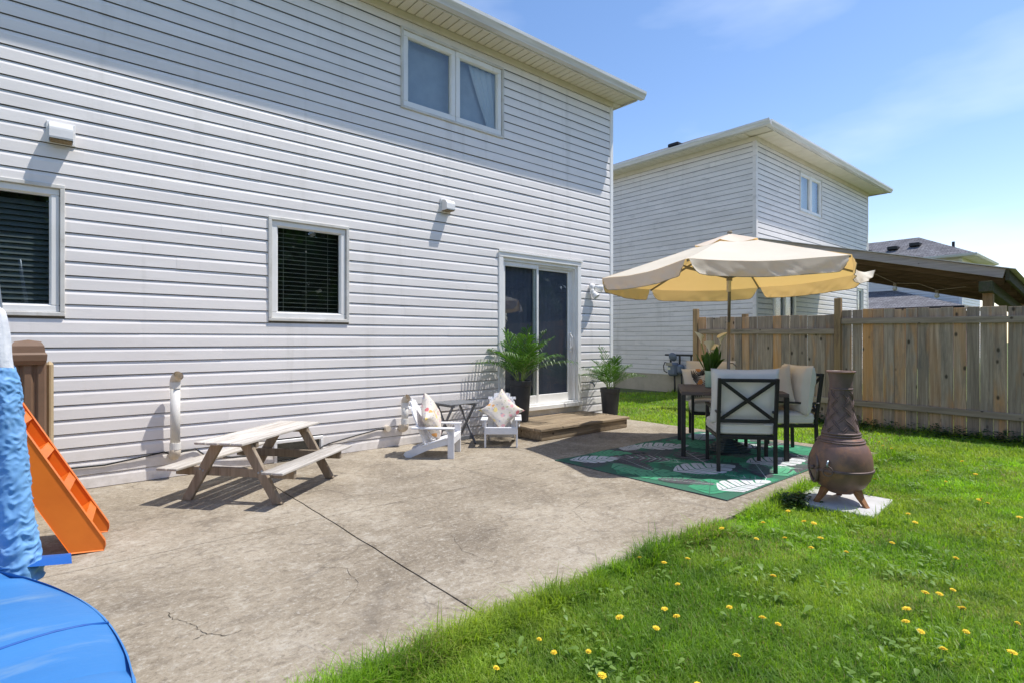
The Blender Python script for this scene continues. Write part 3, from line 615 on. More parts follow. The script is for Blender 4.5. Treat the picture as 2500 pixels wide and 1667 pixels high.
# ------------------------------------------------------------------ fence
fence = thing('wooden_fence', 'weathered grey and orange wooden board fence behind the lawn', 'fence', (0, 0, 0))
FX = 2.2
def fence_run(y_from, y_to, ztop0, ztop1, zb0, zb1, bw, rails):
    n = int(round(abs(y_to-y_from)/bw)); d = (y_to-y_from)/n
    for i in range(n):
        y = y_from+(i+.5)*d; t = (i+.5)/n; zt = ztop0+(ztop1-ztop0)*t+random.uniform(-.009, .009); zb = zb0+(zb1-zb0)*t+random.uniform(-.01, .01)
        w = abs(d)-random.uniform(.003, .008); mb = MB(); mb.box(-.009, .009, -w/2, w/2, 0, zt-zb, .003)
        o = mk('board', mb, 'fence', fence, loc=(FX+.024+random.uniform(0, .004), y, zb)); o.rotation_euler = (random.uniform(-.003, .003), 0, random.uniform(-.02, .02))
    for z0, z1, h in rails:
        ym = (y_from+y_to)/2; mb = MB(); mb.beam((0, y_from-ym, z0-(z0+z1)/2), (0, y_to-ym, z1-(z0+z1)/2), .036, h, .004); mk('rail', mb, 'fencerail', fence, loc=(FX-.006, ym, (z0+z1)/2))
fence_run(-.36, -2.76, 1.735, 1.705, -.03, -.04, .141, [(1.465, 1.44, .09), (.38, .33, .09)])
fence_run(-2.86, -7.8, 1.775, 1.70, -.05, -.10, .142, [(1.60, 1.53, .09), (.33, .25, .09)])
for y, zt, x in ((-.30, 1.90, FX), (-2.811, 1.965, FX), (-5.25, 1.62, FX+.085), (-1.24, 1.77, FX+.085), (-7.85, 1.7, FX+.085)):
    mb = MB(); mb.box(-.046, .046, -.046, .046, -.1, zt, .006); mk('post', mb, 'fencepost', fence, loc=(x, y, 0))

# ------------------------------------------------------------------ lean-to shelter beyond the fence
sh = thing('patio_shelter', 'grey wooden lean-to patio roof beyond the fence with brown underside', 'shelter')
A0 = Vector((4.9, -.24, 3.52)); A1 = Vector((4.9, -4.45, 2.42)); XF = 8.8
mb = MB(); mb.beam(A0, A1, .04, .16, .005); mk('rake_board', mb, 'perg', sh, loc=(0, 0, 0))
nu = 18
for i in range(nu):
    x = 4.95+(XF-4.95)*(i+.5)/nu; w = (XF-4.95)/nu-.012; mb = MB(); off = Vector((0, 0, .03))
    dz = -.09*(x-4.9); mb.beam((0, -.24, 3.55+dz), (0, -4.45, 2.45+dz), w, .02); mk('roof_board', mb, 'pergu', sh, loc=(x, 0, 0))
for i in range(6):
    x = 5.3+i*.66; mb = MB(); dz = -.09*(x-4.9); mb.beam((0, -.24, 3.465+dz), (0, -4.40, 2.365+dz), .04, .13); mk('rafter', mb, 'pergu', sh, loc=(x, 0, 0))
mb = MB(); mb.beam((4.86, -.24, 3.61), (4.86, -4.6, 2.48), .06, .012); mb.grid(lambda u, v: (4.9+(XF-4.9)*u, -.24-4.36*v, 3.61-1.135*v-.09*(XF-4.9)*u), 4, 4); mk('roofing', mb, 'jtrim', sh)
mb = MB(); mb.beam((4.88, -4.49, 2.39), (XF+.1, -4.49, 2.03), .05, .18, .005); mk('eave_beam', mb, 'moss', sh)
mb = MB(); mb.beam((4.72, -4.23, 2.21), (XF, -4.23, 1.85), .18, .18, .006); mk('header', mb, 'moss', sh)
for x in (4.98, XF-.2): mb = MB(); mb.box(-.07, .07, -.07, .07, -.05, 2.12, .006); mk('post', mb, 'fencepost', sh, loc=(x, -4.23, 0))
sl_ = thing('string_lights', 'string of round bulbs hanging under the wooden patio roof', 'string lights')
pts = [(5.12, -1.2, 2.98), (5.12, -2.0, 2.62), (5.12, -2.5, 2.60), (5.12, -2.82, 2.40), (5.12, -3.2, 2.36), (5.12, -3.48, 2.22), (5.12, -3.9, 2.25)]
mb = MB(); mb.tube(pts, .007, 5); mk('cord', mb, 'mesh', sl_)
for i in (1, 3, 5):
    x, y, z = pts[i]; mb = MB(); mb.lathe([(.0, .0), (.028, -.005), (.03, -.05), (.0, -.052)], 10); sk = mk('socket', mb, 'mesh', sl_, loc=(x, y, z), smooth=True)
    mb = MB(); mb.lathe([(.018, -.05), (.032, -.075), (.042, -.105), (.034, -.135), (.0, -.147)], 12); mk('bulb', mb, 'bulb', sl_, loc=(x, y, z), smooth=True)

# ------------------------------------------------------------------ things on the house wall
def vent(x, z, w, h, dep, label):
    t = thing('exhaust_vent', label, 'vent', (x, -.018, z)); mb = MB(); mb.box(-w/2-.02, w/2+.02, -.012, .0, -h/2-.015, h/2+.02, .004); mk('flange', mb, 'ventw', t)
    pr = [(0, h/2)]+[(-dep*math.sin(a)**.8, h/2*math.cos(a)*1.0) for a in np.linspace(.25, PI/2, 7)]+[(-dep*1.03, -h/2*.8), (-dep, -h/2)]
    v = [(-w/2, y-.012, zz) for y, zz in pr]+[(w/2, y-.012, zz) for y, zz in pr]; n = len(pr)
    v += [(-w/2, -.012, -h/2), (w/2, -.012, -h/2)]
    f = [(i, i+1, n+i+1, n+i) for i in range(n-1)]+[tuple(range(n))[::-1]+(2*n,), tuple(range(n, 2*n))+(2*n+1,)]
    mb = MB(); mb.add(v, f); mk('hood', mb, 'ventw', t)
    mb = MB(); mb.box(-w/2+.005, w/2-.005, -dep-.004, -.014, -h/2-.01, -h/2+.03, .003); mk('grille', mb, 'mesh', t)
vent(-7.35, 3.055, .155, .15, .115, 'square white exhaust vent above the left window')
vent(-3.43, 3.06, .13, .14, .12, 'small white exhaust vent in the middle of the wall')
def pipe(x, z0, z1, off, label):
    t = thing('plastic_pipe', label, 'pipe', (x, -off, 0)); r = .041
    mb = MB(); mb.tube([(0, 0, z0+.05), (0, 0, z1-.05)], r, 18); mk('tube', mb, 'pvc', t, smooth=True)
    for zz in (z0+.075, z1-.075): mb = MB(); mb.tube([(0, 0, zz-.03), (0, 0, zz+.03)], r+.006, 18); mk('collar', mb, 'pvc', t, smooth=False)
    mb = MB(); mb.tube([(0, off-.02, z0-.015), (0, .03, z0-.015), (0, .012, z0-.005), (0, 0, z0+.02), (0, 0, z0+.06)], r+.004, 18); mk('elbow', mb, 'pvce', t, smooth=True)
    mb = MB(); mb.tube([(0, 0, z1-.06), (0, 0, z1-.03), (.006, -.012, z1-.005), (.02, -.045, z1+.02)], r+.004, 20, cap=False); mb.tube([(0, 0, z1-.06), (0, 0, z1-.03), (.006, -.012, z1-.005), (.02, -.045, z1+.02)], r-.004, 20, cap=False)
    rim = []; mk('top_elbow', mb, 'pvce', t, smooth=True)
pipe(-6.523, .235, .955, .125, 'tall white plastic pipe with bent ends on the wall left of the picnic table')
pipe(-4.09, .235, .585, .12, 'short white plastic pipe with bent ends on the wall left of the white chair')
t = thing('capped_stub', 'small round pipe stub low on the wall beside the short pipe', 'pipe stub', (-4.29, -.02, .235)); mb = MB(); mb.tube([(0, .02, 0), (0, -.06, 0)], .035, 14); mk('tube', mb, 'pvce', t, smooth=False)
mb = MB(); mb.tube([(-7.6, -.03, .19), (-7.26, -.03, .2), (-7.05, -.03, .195), (-6.8, -.032, .225), (-6.6, -.035, .252), (-6.52, -.04, .215), (-6.44, -.035, .238), (-6.34, -.03, .25), (-6.25, -.03, .17), (-6.0, -.035, .12), (-5.65, -.04, .10), (-5.3, -.045, .03), (-5.02, -.04, .137), (-4.7, -.035, .19), (-4.4, -.03, .232), (-4.3, -.03, .225)], .0075, 6)
tag(mk('cable', mb, 'cable', smooth=True), 'black cable strung low along the white siding', 'cable')
t = thing('floodlight', 'white twin-head floodlight beside the patio door', 'floodlight', (-.56, -.03, 2.14))
mb = MB(); mb.lathe([(0, -.02), (.055, -.018), (.06, 0), (.055, .03), (0, .032)], 16, T=TR(0, -.02, .03) @ Matrix.Rotation(R(90), 4, 'X')); mk('base', mb, 'ventw', t, smooth=True)
for dx, dz, aim in ((.11, .0, (.75, -.55, -.2)), (-.005, -.12, (.25, -.6, -.7))):
    a = Vector(aim).normalized(); q = a.to_track_quat('Z', 'Y').to_matrix().to_4x4(); mb = MB(); mb.lathe([(0, -.09), (.03, -.085), (.036, -.04), (.052, .0), (.06, .05)], 14, T=TR(dx, -.09, .02+dz) @ q); mb.tube([(0, -.03, .02), (dx*.6, -.06, .02+dz*.5), (dx-a.x*.06, -.09-a.y*.06, .02+dz-a.z*.06)], .012, 6); h = mk('lamp_head', mb, 'ventw', t, smooth=True)
    mb = MB(); mb.lathe([(.058, .044), (.04, .05), (0, .052)], 14, T=TR(dx, -.09, .02+dz) @ q); mk('lens', mb, 'lamp', h, smooth=True)
mb = MB(); mb.box(-.07, -.02, -.09, -.03, -.1, -.02, .008); mk('sensor', mb, 'ventw', t)
t = thing('water_spigot', 'small grey hose tap low on the siding right of the patio door', 'tap', (-.56, -.02, .60))
mb = MB(); mb.tube([(0, 0, 0), (0, -.05, 0), (0, -.08, -.03), (0, -.085, -.06)], .012, 8); mk('spout', mb, 'meter', t, smooth=True); mb = MB(); mb.tube([(0, -.05, 0), (0, -.055, .035)], .006, 6); mb.lathe([(0, 0), (.028, .002), (.028, .01), (0, .012)], 10, T=TR(0, -.056, .035)); mk('handle', mb, 'meter', t)

# gas meter on the neighbour's wall
t = thing('gas_meter', 'grey gas meter with pipes on the neighbouring house wall', 'gas meter', (4.70, 1.85, 0))
mb = MB(); mb.box(-.11, .09, -.16, .10, .40, .74, .05); mk('body', mb, 'meter', t); mb = MB(); mb.box(-.12, .08, -.32, -.17, .46, .70, .05); mk('side_case', mb, 'meter', t)
mb = MB(); mb.box(-.128, -.105, -.06, .12, .66, .74, .008); mk('index', mb, 'found', t); mb = MB(); mb.box(-.118, -.11, .0, .08, .56, .62); mk('sticker', mb, 'lily', t)
mb = MB(); mb.lathe([(0, -.05), (.06, -.05), (.11, -.012), (.115, .0), (.11, .012), (.06, .045), (0, .05)], 20, T=TR(-.03, -.02, .88) @ Matrix.Rotation(R(75), 4, 'Y')); mk('regulator', mb, 'meter', t, smooth=True)
mb = MB(); mb.tube([(0, .06, .7), (0, .06, .93)], .024, 8); mb.tube([(0, -.2, .70), (0, -.2, .93)], .024, 8); mb.tube([(0, .22, .93), (0, -.72, .93)], .024, 8); mb.tube([(0, -.52, .93), (0, -.52, .55)], .022, 8); mb.tube([(0, -.05, .42), (.02, -.05, -.05)], .024, 8); mb.tube([(0, -.25, .47), (.02, -.25, -.05)], .022, 8)
mb.tube([(-.05, .10, .72), (-.05, .2, .74), (-.05, .24, .65), (-.05, .22, .52), (-.05, .13, .48)], .014, 6); mk('pipes', mb, 'mpipe', t, smooth=True)

# ------------------------------------------------------------------ wooden step
t = thing('wooden_step', 'low weathered wooden step below the patio door', 'step', (-1.70, 0, 0))
n = 7; w = .955/n
for i in range(n):
    y = -.99+w*(i+.5); mb = MB(); l0 = -.925+random.uniform(-.012, .012); l1 = .92+random.uniform(-.012, .012); mb.box(l0, l1, -w/2+.004, w/2-.004, -.018, .018, .005); o = mk('plank', mb, 'deck', t, loc=(0, y, .142+random.uniform(-.002, .002))); o.rotation_euler = (random.uniform(-.02, .02), 0, random.uniform(-.003, .003))
mb = MB(); mb.box(-.885, .885, -.02, .02, .004, .122, .005); mk('front_board', mb, 'deck', t, loc=(0, -.945, 0))
for x in (-.885, .885): mb = MB(); mb.box(-.02, .02, -.46, .46, .004, .121, .005); mk('side_board', mb, 'deck', t, loc=(x-math.copysign(.02, x), -.46, 0))

# ------------------------------------------------------------------ potted palms
def palm(name, label, loc, pr, ph, n, hgt, seed, rot):
    rnd = random.Random(seed); t = thing(name, label, 'potted palm', loc, rot, 'potted palms beside the patio door')
    rb = pr*.68
    mb = MB(); mb.lathe([(0, 0), (rb, 0), (rb+.004, .01), (pr*.93, ph-.075), (pr*.985, ph-.07), (pr, ph-.01), (pr-.004, ph), (pr-.014, ph), (pr-.02, ph-.05), (0, ph-.05)], 36); mk('pot', mb, 'pot', t, smooth=False)
    mb = MB(); mb.lathe([(pr-.016, ph-.045), (pr*.5, ph-.032), (0, ph-.028)], 20); mk('soil', mb, 'soil', t, smooth=True)
    for i in range(n):
        az = 2.399*i+rnd.uniform(-.35, .35); ln = hgt*rnd.uniform(.78, 1.12); k = i/n; out = .30+.85*k**.8; lift = 1.0-.42*k
        b0 = Vector((math.cos(az)*.035*rnd.random()*2, math.sin(az)*.035, ph-.04)); P = []; m = 16
        for q in range(m+1):
            s = q/m; rr = ln*out*.74*(s**1.45); zz = ln*lift*(s-.40*out*s**2.6); P.append(b0+Vector((math.cos(az+.15*s)*rr, math.sin(az+.15*s)*rr, zz)))
        mb = MB(); mb.tube(P, [.0055*(1-.75*q/m) for q in range(m+1)], 5, 1)
        side = Vector((-math.sin(az), math.cos(az), 0)); nl = 15
        for q in range(nl):
            s = .24+.76*q/(nl-1); idx = s*m; a = min(int(idx), m-1); p = P[a].lerp(P[a+1], idx-a); tg = (P[min(a+1, m)]-P[max(a-1, 0)]).normalized()
            upv = side.cross(tg).normalized()
            if upv.z < 0: upv = -upv
            ll = (.075+.165*math.sin(PI*min(1, .12+s*.86))**.9)*hgt/.62*rnd.uniform(.85, 1.12); w = .0066*hgt/.6*rnd.uniform(.8, 1.2)
            for sg in ((-1, 1) if q < nl-1 else (0,)):
                d = (tg*(.62+.35*s)+side*sg*(1.0-.35*s)+upv*(.12+.22*rnd.random())).normalized(); e = d.cross(upv).normalized()
                p1 = p+d*ll*.4; p2 = p+d*ll*.75+Vector((0, 0, -.10*ll)); p3 = p+d*ll*.98+Vector((0, 0, -.42*ll))
                mb.add([p-e*w*.35, p+e*w*.35, p1+e*w, p1-e*w, p2+e*w*.75, p2-e*w*.75, p3], [(0, 1, 2, 3), (3, 2, 4, 5), (5, 4, 6)], 0)
        mk('frond', mb, ['palm', 'stem'], t, smooth=False)
palm('potted_palm', 'larger potted palm on the wooden step at the left of the patio door', (-2.33, -.27, .161), .158, .575, 16, .88, 3, .4)
palm('potted_palm', 'smaller potted palm standing at the house corner right of the step', (-.57, -.44, 0), .16, .545, 14, .68, 8, 1.9)

# ------------------------------------------------------------------ cushions / pillows
def pillow_mesh(w, h, t, pinch=.10, n=22, seed=0, wr=.006, pw=.5):
    mb = MB(); sd = Vector((seed*7.3, seed*3.1, 0))
    for sgn in (1, -1):
        def fn(u, v, sgn=sgn):
            a, b = 2*u-1, 2*v-1; x = a*w/2*(1-pinch*(1-b*b)*abs(a)**3); y = b*h/2*(1-pinch*(1-a*a)*abs(b)**3)
            th = t/2*(max(0, 1-a**4)*max(0, 1-b**4))**pw; k = mnoise.noise(Vector((x*9, y*9, sgn*2))+sd)*wr+abs(mnoise.noise(Vector((a*2.2*3, b*2.2*1.4, 5))+sd))*wr*.8
            return (x, y, sgn*(th+k*(1 if th > .01 else th/.01)))
        m2 = MB(); m2.grid(fn, n, n); mb.add(m2.v, m2.f if sgn > 0 else [f[::-1] for f in m2.f])
    return mb
def box_cushion(w, d, h, seed=0, puff=.02):
    """lies in xy, z 0..h; soft box with piping edges"""
    mb = MB(); n = 14; sd = Vector((seed*5.1, 1.7, seed))
    def se(a, p): return math.copysign(abs(a)**p, a)
    prof = [(0.0, 1.0), (.35, 1.0), (.7, .985), (.9, .94), (.975, .86), (1.0, .74), (.985, .70), (1.0, .62), (1.012, .5), (1.0, .38), (.985, .30), (1.0, .24), (.975, .12), (.9, .05), (.7, .01), (.35, 0), (0, 0)]
    N = 48; v = []; f = []
    for r, z in prof:
        for j in range(N):
            a = 2*PI*j/N; x = se(math.cos(a), .22)*w/2; y = se(math.sin(a), .22)*d/2
            zz = h*z+(puff*(1-min(1, r)**3)*(1 if z > .5 else -.3)); k = mnoise.noise(Vector((x*r*8, y*r*8, z*3))+sd)*.006
            v.append((x*r*(1+k), y*r*(1+k), zz+k*.8))
    for i in range(len(prof)-1):
        for j in range(N): f.append((i*N+j, (i+1)*N+j, (i+1)*N+(j+1) % N, i*N+(j+1) % N))
    mb.add(v, f); return mb

# ------------------------------------------------------------------ patio dining set
def chair(label, loc, rz, seed):
    t = thing('patio_chair', label, 'chair', loc, rz, 'patio chairs around the dining table'); hw = .265; s = .034
    for sx in (-1, 1):
        mb = MB(); mb.beam((sx*hw, -.285, 0), (sx*hw, -.275, .42), s, s, .004); mb.beam((sx*hw, -.275, .40), (sx*hw, -.345, .925), s, s, .004); mk('rear_leg', mb, 'black', t)
        mb = MB(); mb.beam((sx*hw, .28, 0), (sx*hw, .275, .60), s, s, .004); mk('front_leg', mb, 'black', t)
        mb = MB(); mb.beam((sx*hw, -.305, .59), (sx*hw, .30, .617), .045, .022, .004); mk('armrest', mb, 'black', t)
    mb = MB(); mb.box(-hw, hw, .262, .292, .325, .36, .004); mb.box(-hw, hw, -.29, -.26, .325, .36, .004); mb.box(-hw-.012, -hw+.02, -.26, .262, .325, .36, .004); mb.box(hw-.02, hw+.012, -.26, .262, .325, .36, .004); mk('seat_frame', mb, 'black', t)
    for i in range(5): mb = MB(); mb.box(-hw+.02, hw-.02, -.02, .02, .335, .345); mk('seat_slat', mb, 'black', t, loc=(0, -.2+i*.1, 0))
    for zz, yy in ((.905, -.341), (.505, -.288)): mb = MB(); mb.beam((-hw, yy, zz), (hw, yy, zz), .028, .034, .004); mk('back_rail', mb, 'black', t)
    for a in (-1, 1): mb = MB(); mb.beam((-a*hw*.94, -.289+.0018*a, .515), (a*hw*.94, -.339+.0018*a, .895), .018, .032, .002, up=(0, 1, 0)) if False else mb.beam((-a*hw*.94, -.2895+.009*a, .515), (a*hw*.94, -.3395+.009*a, .895), .034, .016, .002, up=(0, 1, .12)); mk('cross_brace', mb, 'black', t)
    mk('seat_cushion', box_cushion(.58, .56, .125, seed), 'cush', t, loc=(0, .01, .362), smooth=True)
    o = mk('back_cushion', pillow_mesh(.64, .55, .20, .045, 30, seed+2, .010, .36), 'cush', t, loc=(0, -.178, .735), smooth=True); o.rotation_euler = (R(97), 0, 0)
    pw2, ph2, pc = .32, .275, .045; P = []
    for q in range(65):
        a = 2*PI*q/64; ca, sa = math.cos(a), math.sin(a); m_ = max(abs(ca), abs(sa)); A_, B_ = ca/m_, sa/m_; P.append((A_*pw2*(1-pc*(1-B_*B_)*abs(A_)**3), B_*ph2*(1-pc*(1-A_*A_)*abs(B_)**3), 0))
    mb = MB(); mb.tube(P, .006, 6); mk('piping', mb, 'cush', o, smooth=True)
    mb = MB(); mb.tube([(.16, -.30, .47), (.19, -.325, .475), (.22, -.32, .468)], .006, 5); mk('cushion_tie', mb, 'cush', t)
    return t
chair('black framed patio chair with X back nearest the camera, cream cushions', (-2.02, -3.32, .008), R(40.5-90), 1)
chair('black framed patio chair at the far side of the table with tropical pillow', (-.66, -2.25, .008), R(125), 2)
chair('black framed patio chair at the right side of the table, behind the fire pot', (-.97, -3.27, .008), R(49.4), 3)
def facing(n, roll, c):
    n = Vector(n).normalized(); x = Vector((0, 0, 1)).cross(n).normalized(); y = n.cross(x); return TR(*c) @ Matrix(((x.x, y.x, n.x, 0), (x.y, y.y, n.y, 0), (x.z, y.z, n.z, 0), (0, 0, 0, 1))) @ Matrix.Rotation(roll, 4, 'Z')
o = mk('throw_pillow', pillow_mesh(.47, .47, .17, .10, 22, 5), 'pillowb', smooth=True); o.matrix_basis = facing((-.93, .02, .22), R(14), (-1.075, -3.235, .755)); tag(o, 'beige square throw pillow leaning on the right patio chair', 'pillow')
def print_pillow():
    mb = pillow_mesh(.42, .42, .15, .08, 22, 9); o = mk('throw_pillow', mb, 'cush', smooth=True); o.matrix_basis = facing((-.72, -.62, .25), R(5), (-.885, -2.20, .735)); tag(o, 'cream throw pillow with black and orange tropical leaves on the far chair', 'pillow')
    rnd = random.Random(4); w = .42
    def surf(x, y):
        a, b = x/(w/2), y/(w/2)
        return .075*(max(0, 1-a**4)*max(0, 1-b**4))**.5+.0065
    pm = MB()
    for cx, cy, rr, a0, mi in ((-.10, .06, .12, .3, 0), (.06, .09, .11, 1.8, 0), (.11, -.06, .12, 3.3, 0), (-.06, -.09, .13, 5.2, 0), (-.13, -.05, .07, 4.0, 1), (.02, -.02, .07, 2.4, 1), (-.02, .14, .06, 1.2, 1), (.13, .12, .06, .5, 1)):
        k = 11 if mi == 0 else 4
        for i in range(k):
            an = a0+(i/(k-1)-.5)*(2.5 if mi == 0 else 1.2); d = (math.cos(an), math.sin(an)); e = (-d[1], d[0]); ww = .006 if mi == 0 else .013; pp = []
            for s, q in ((.1, .3), (.5, 1), (.8, .8), (1, 0), (.8, -.8), (.5, -1), (.1, -.3)):
                x, y = cx+d[0]*rr*s+e[0]*ww*q, cy+d[1]*rr*s+e[1]*ww*q; x = max(-.185, min(.185, x)); y = max(-.185, min(.185, y)); pp.append((x, y, surf(x, y)+.001))
            pm.add(pp, [tuple(range(7))], mi)
    mk('leaf_print', pm, ['printblack', 'printorange'], o)
print_pillow()
# dining table
TC = Vector((-1.30, -2.81, .008)); TA = math.atan2(-.82, .57)
t = thing('dining_table', 'square black metal patio table with brown slatted top under the umbrella', 'table', TC, TA); hs = .55
for sx in (-1, 1):
    for sy in (-1, 1): mb = MB(); mb.box(-.024, .024, -.024, .024, 0, .685, .003); mk('leg', mb, 'black', t, loc=(sx*(hs-.024), sy*(hs-.024), 0))
mb = MB()
for a in ((-hs, hs, hs-.07, hs), (-hs, hs, -hs, -hs+.07), (-hs, -hs+.07, -hs+.07, hs-.07), (hs-.07, hs, -hs+.07, hs-.07)): mb.box(a[0], a[1], a[2], a[3], .685, .725, .004)
mk('top_frame', mb, 'ttop', t)
for i in range(8):
    w = (2*hs-.14)/8
    if i in (3, 4):
        for sg in (-1, 1): mb = MB(); mb.box(-(hs-.07-.05)/2, (hs-.07-.05)/2, -w/2+.003, w/2-.003, -.011, .011, .003); mk('top_slat', mb, 'ttop', t, loc=(sg*(.05+(hs-.12)/2), -hs+.07+w*(i+.5), .71))
    else: mb = MB(); mb.box(-hs+.072, hs-.072, -w/2+.003, w/2-.003, -.011, .011, .003); mk('top_slat', mb, 'ttop', t, loc=(0, -hs+.07+w*(i+.5), .71))
mb = MB(); mb.box(-hs+.05, hs-.05, -.02, .02, .67, .695); mk('cross_bar', mb, 'black', t)
# vase and lilies
VP = Vector((-1.33, -2.60, .734))
t = thing('vase', 'mint green ribbed vase on the patio table', 'vase', VP); mb = MB(); mb.lathe([(0, 0), (.05, 0), (.056, .01), (.056, .16), (.062, .2), (.058, .2), (.05, .16), (.048, .02), (0, .02)], 40, fn=lambda a, z: 1+.03*math.cos(a*20)); mk('body', mb, 'vase', t, smooth=True)
t = thing('calla_lilies', 'bunch of cream calla lilies with dark green leaves in the mint vase', 'flowers', VP)
rnd = random.Random(2)
for i in range(16):
    az = i*2.4; lean = rnd.uniform(.08, .42); ln = rnd.uniform(.26, .42); dr = rnd.uniform(0, .28) if i > 8 else 0; m = 9; P = []
    for q in range(m+1): s = q/m; P.append(Vector((math.cos(az)*(lean*ln*s+dr*ln*s**3), math.sin(az)*(lean*ln*s+dr*ln*s**3), .08+ln*s*(1-dr*1.5*s**2.5))))
    mb = MB(); v = []; e = Vector((-math.sin(az), math.cos(az), 0)); outv = Vector((math.cos(az), math.sin(az), .2))
    for q in range(m+1):
        s = q/m; w = .044*math.sin(PI*min(1, max(.04, (s-.25)/.75)))**.8 if s > .25 else .004; w = max(w, .002)
        v += [P[q]-e*w+outv*w*.4, P[q], P[q]+e*w+outv*w*.4]
    f = []
    for q in range(m): f += [(3*q, 3*q+1, 3*q+4, 3*q+3), (3*q+1, 3*q+2, 3*q+5, 3*q+4)]
    mb.add(v, f); mk('leaf', mb, 'lilyleaf', t, smooth=True)
for az, lean, ln in ((2.2, .22, .45), (-.5, .32, .44), (.3, .55, .30), (3.6, .3, .34)):
    top = Vector((math.cos(az)*lean*ln, math.sin(az)*lean*ln, .08+ln)); mb = MB(); mb.tube([(0, 0, .08), top*.5+Vector((0, 0, .05)), top], .006, 6); st_ = mk('stem', mb, 'stem', t, smooth=True)
    def fn(u, v, top=top, az=az):
        a = 2*PI*u; r = .006+.052*v**1.6*(1+.45*math.cos(a-az)); z = .105*v+.035*v*v*math.cos(a-az)*1; return top+Vector((r*math.cos(a), r*math.sin(a), z))
    mb = MB(); mb.grid(fn, 16, 8); mb.tube([top+Vector((0, 0, .01)), top+Vector((0, 0, .075))], .005, 6, 1); mk('flower', mb, ['lily', 'dand'], t, smooth=True)
# umbrella
UC = Vector((-1.30, -2.81, .008)); cr = Vector((math.cos(R(40.6)), -math.sin(R(40.6)), 0)); cf_ = Vector((math.sin(R(40.6)), math.cos(R(40.6)), 0))
um = thing('patio_umbrella', 'cream hexagonal patio umbrella over the dining table', 'umbrella', UC)
mb = MB(); mb.tube([(0, 0, .1), (.012, -.008, 1.5)], .0195, 14); mb.tube([(.012, -.008, 1.5), (.022, -.02, 2.5)], .018, 14); mk('pole', mb, 'pole', um, smooth=True)
mb = MB(); mb.tube([(.012, -.008, 1.86), (.0125, -.008, 2.0)], .026, 12); mk('tilt_joint', mb, 'jtrim', um)
AP = Vector((.02, -.015, 2.535)); RU = 1.5; cor = []
for k in range(6):
    a = R(60*k-6.5); off = cr*math.cos(a)*RU+cf_*math.sin(a)*RU; z = 2.052-.036*math.sin(a)+.01*math.cos(a); cor.append(Vector((AP.x+off.x, AP.y+off.y, z)))
HUB = AP-Vector((0, 0, .06)); RUN = Vector((.0165, -.012, 2.02))
for k in range(6):
    c = cor[k]; mb = MB(); mb.beam(HUB, HUB.lerp(c-Vector((0, 0, .02)), .99), .014, .022); rb_ = mk('rib', mb, 'pole', um)
    mb = MB(); mb.beam(RUN, HUB.lerp(c-Vector((0, 0, .03)), .5), .010, .018); mk('strut', mb, 'pole', rb_)
mb = MB(); mb.tube([HUB-Vector((0, 0, .05)), HUB+Vector((0, 0, .05))], .035, 14); mb.tube([RUN-Vector((0, 0, .03)), RUN+Vector((0, 0, .03))], .034, 14); mk('hub', mb, 'pole', um, smooth=False)
for k in range(6):
    A, B = cor[k], cor[(k+1) % 6]; oc = ((A+B)/2-AP); oc.z = 0; oc.normalize()
    def gore(s, t_, A=A, B=B, k=k):
        p = A.lerp(B, t_); q = AP.lerp(p, s); sag = .05*math.sin(PI*t_)*s*(1-.25*s)+.03*s*(1-s)
        q = q-Vector((0, 0, sag)); q = q-oc*(.035*math.sin(PI*t_)*s**3); q.z += .006*mnoise.noise(Vector((q.x*4, q.y*4, k)))*s; return q
    mb = MB(); mb.grid(gore, 14, 16); cp = mk('canopy_panel', mb, 'canvas', um, smooth=True)
    rnd = random.Random(k+3); ph = rnd.uniform(0, 6); flare = .12
    def val(u, t_, A=A, B=B, oc=oc, k=k, ph=ph, flare=flare):
        t2 = .012+.976*t_; p = gore(1, t2); e = min(t_, 1-t_); h = .175*min(1, (.30+.70*min(1, e/.07)**.5)) if u > 0 else .175
        h = .155*(1-(1-min(1, e/.06))**2*.45); out = .03+flare*.155*u
        wv = (.014*math.sin(t_*8+ph)+.022*mnoise.noise(Vector((t_*9+u*1.2, u*.9, k*3.3)))+.016*mnoise.noise(Vector((t_*22-u*3, u*1.5, k*5.1+9))))*u
        tw = .05*u*(1-2*t_)*0; dz = -h*u*(1-.08*flare)
        edge = (B-A).normalized()*(.03*u*(1-2*t_))*(1 if e < .1 else 0)
        return p+oc*(out-.03+wv)+Vector((0, 0, dz+.004))+edge
    if k == 5:
        v0 = val
        def val(u, t_, v0=v0, oc=oc): 
            p = v0(u, t_); q = max(0, (t_-.55)/.45)**1.5; return p+oc*.09*u*q+Vector((0, 0, .10*u*q))
    mb = MB(); mb.grid(val, 10, 44); mk('valance', mb, 'canvas', um, smooth=True)
    pth = [val(1, i/44)+oc*.001 for i in range(45)]; mb = MB(); mb.tube(pth, .0035, 4); mk('hem', mb, 'edge', um)
capm = MB()
for k in range(6):
    A, B = cor[k], cor[(k+1) % 6]
    capm.grid(lambda s, t_, A=A, B=B: AP+Vector((0, 0, .012))+(A.lerp(B, t_)-AP)*(.27*s)+Vector((0, 0, .004+.010*math.sin(PI*t_)*s*0-.035*math.sin(PI*t_)*s)), 5, 8)
mk('vent_cap', capm, 'canvas', um, smooth=True)
mb = MB(); mb.lathe([(.0, .05), (.02, .045), (.03, .03), (.03, .02)], 12, T=TR(*AP)); mk('finial', mb, 'edge', um, smooth=True)
mb = MB(); pr = [(.0, 0), (.255, 0)]
for q in range(5): r_ = .255-.038*q; pr += [(r_, .012+.022*q), (r_-.008, .028+.022*q), (r_-.03, .030+.022*q)]
pr += [(.06, .142), (.05, .15), (.032, .152), (.03, .34), (.0, .34)]; mb.lathe(pr, 8, T=rotz(.3)); mk('base', mb, 'ubase', um)
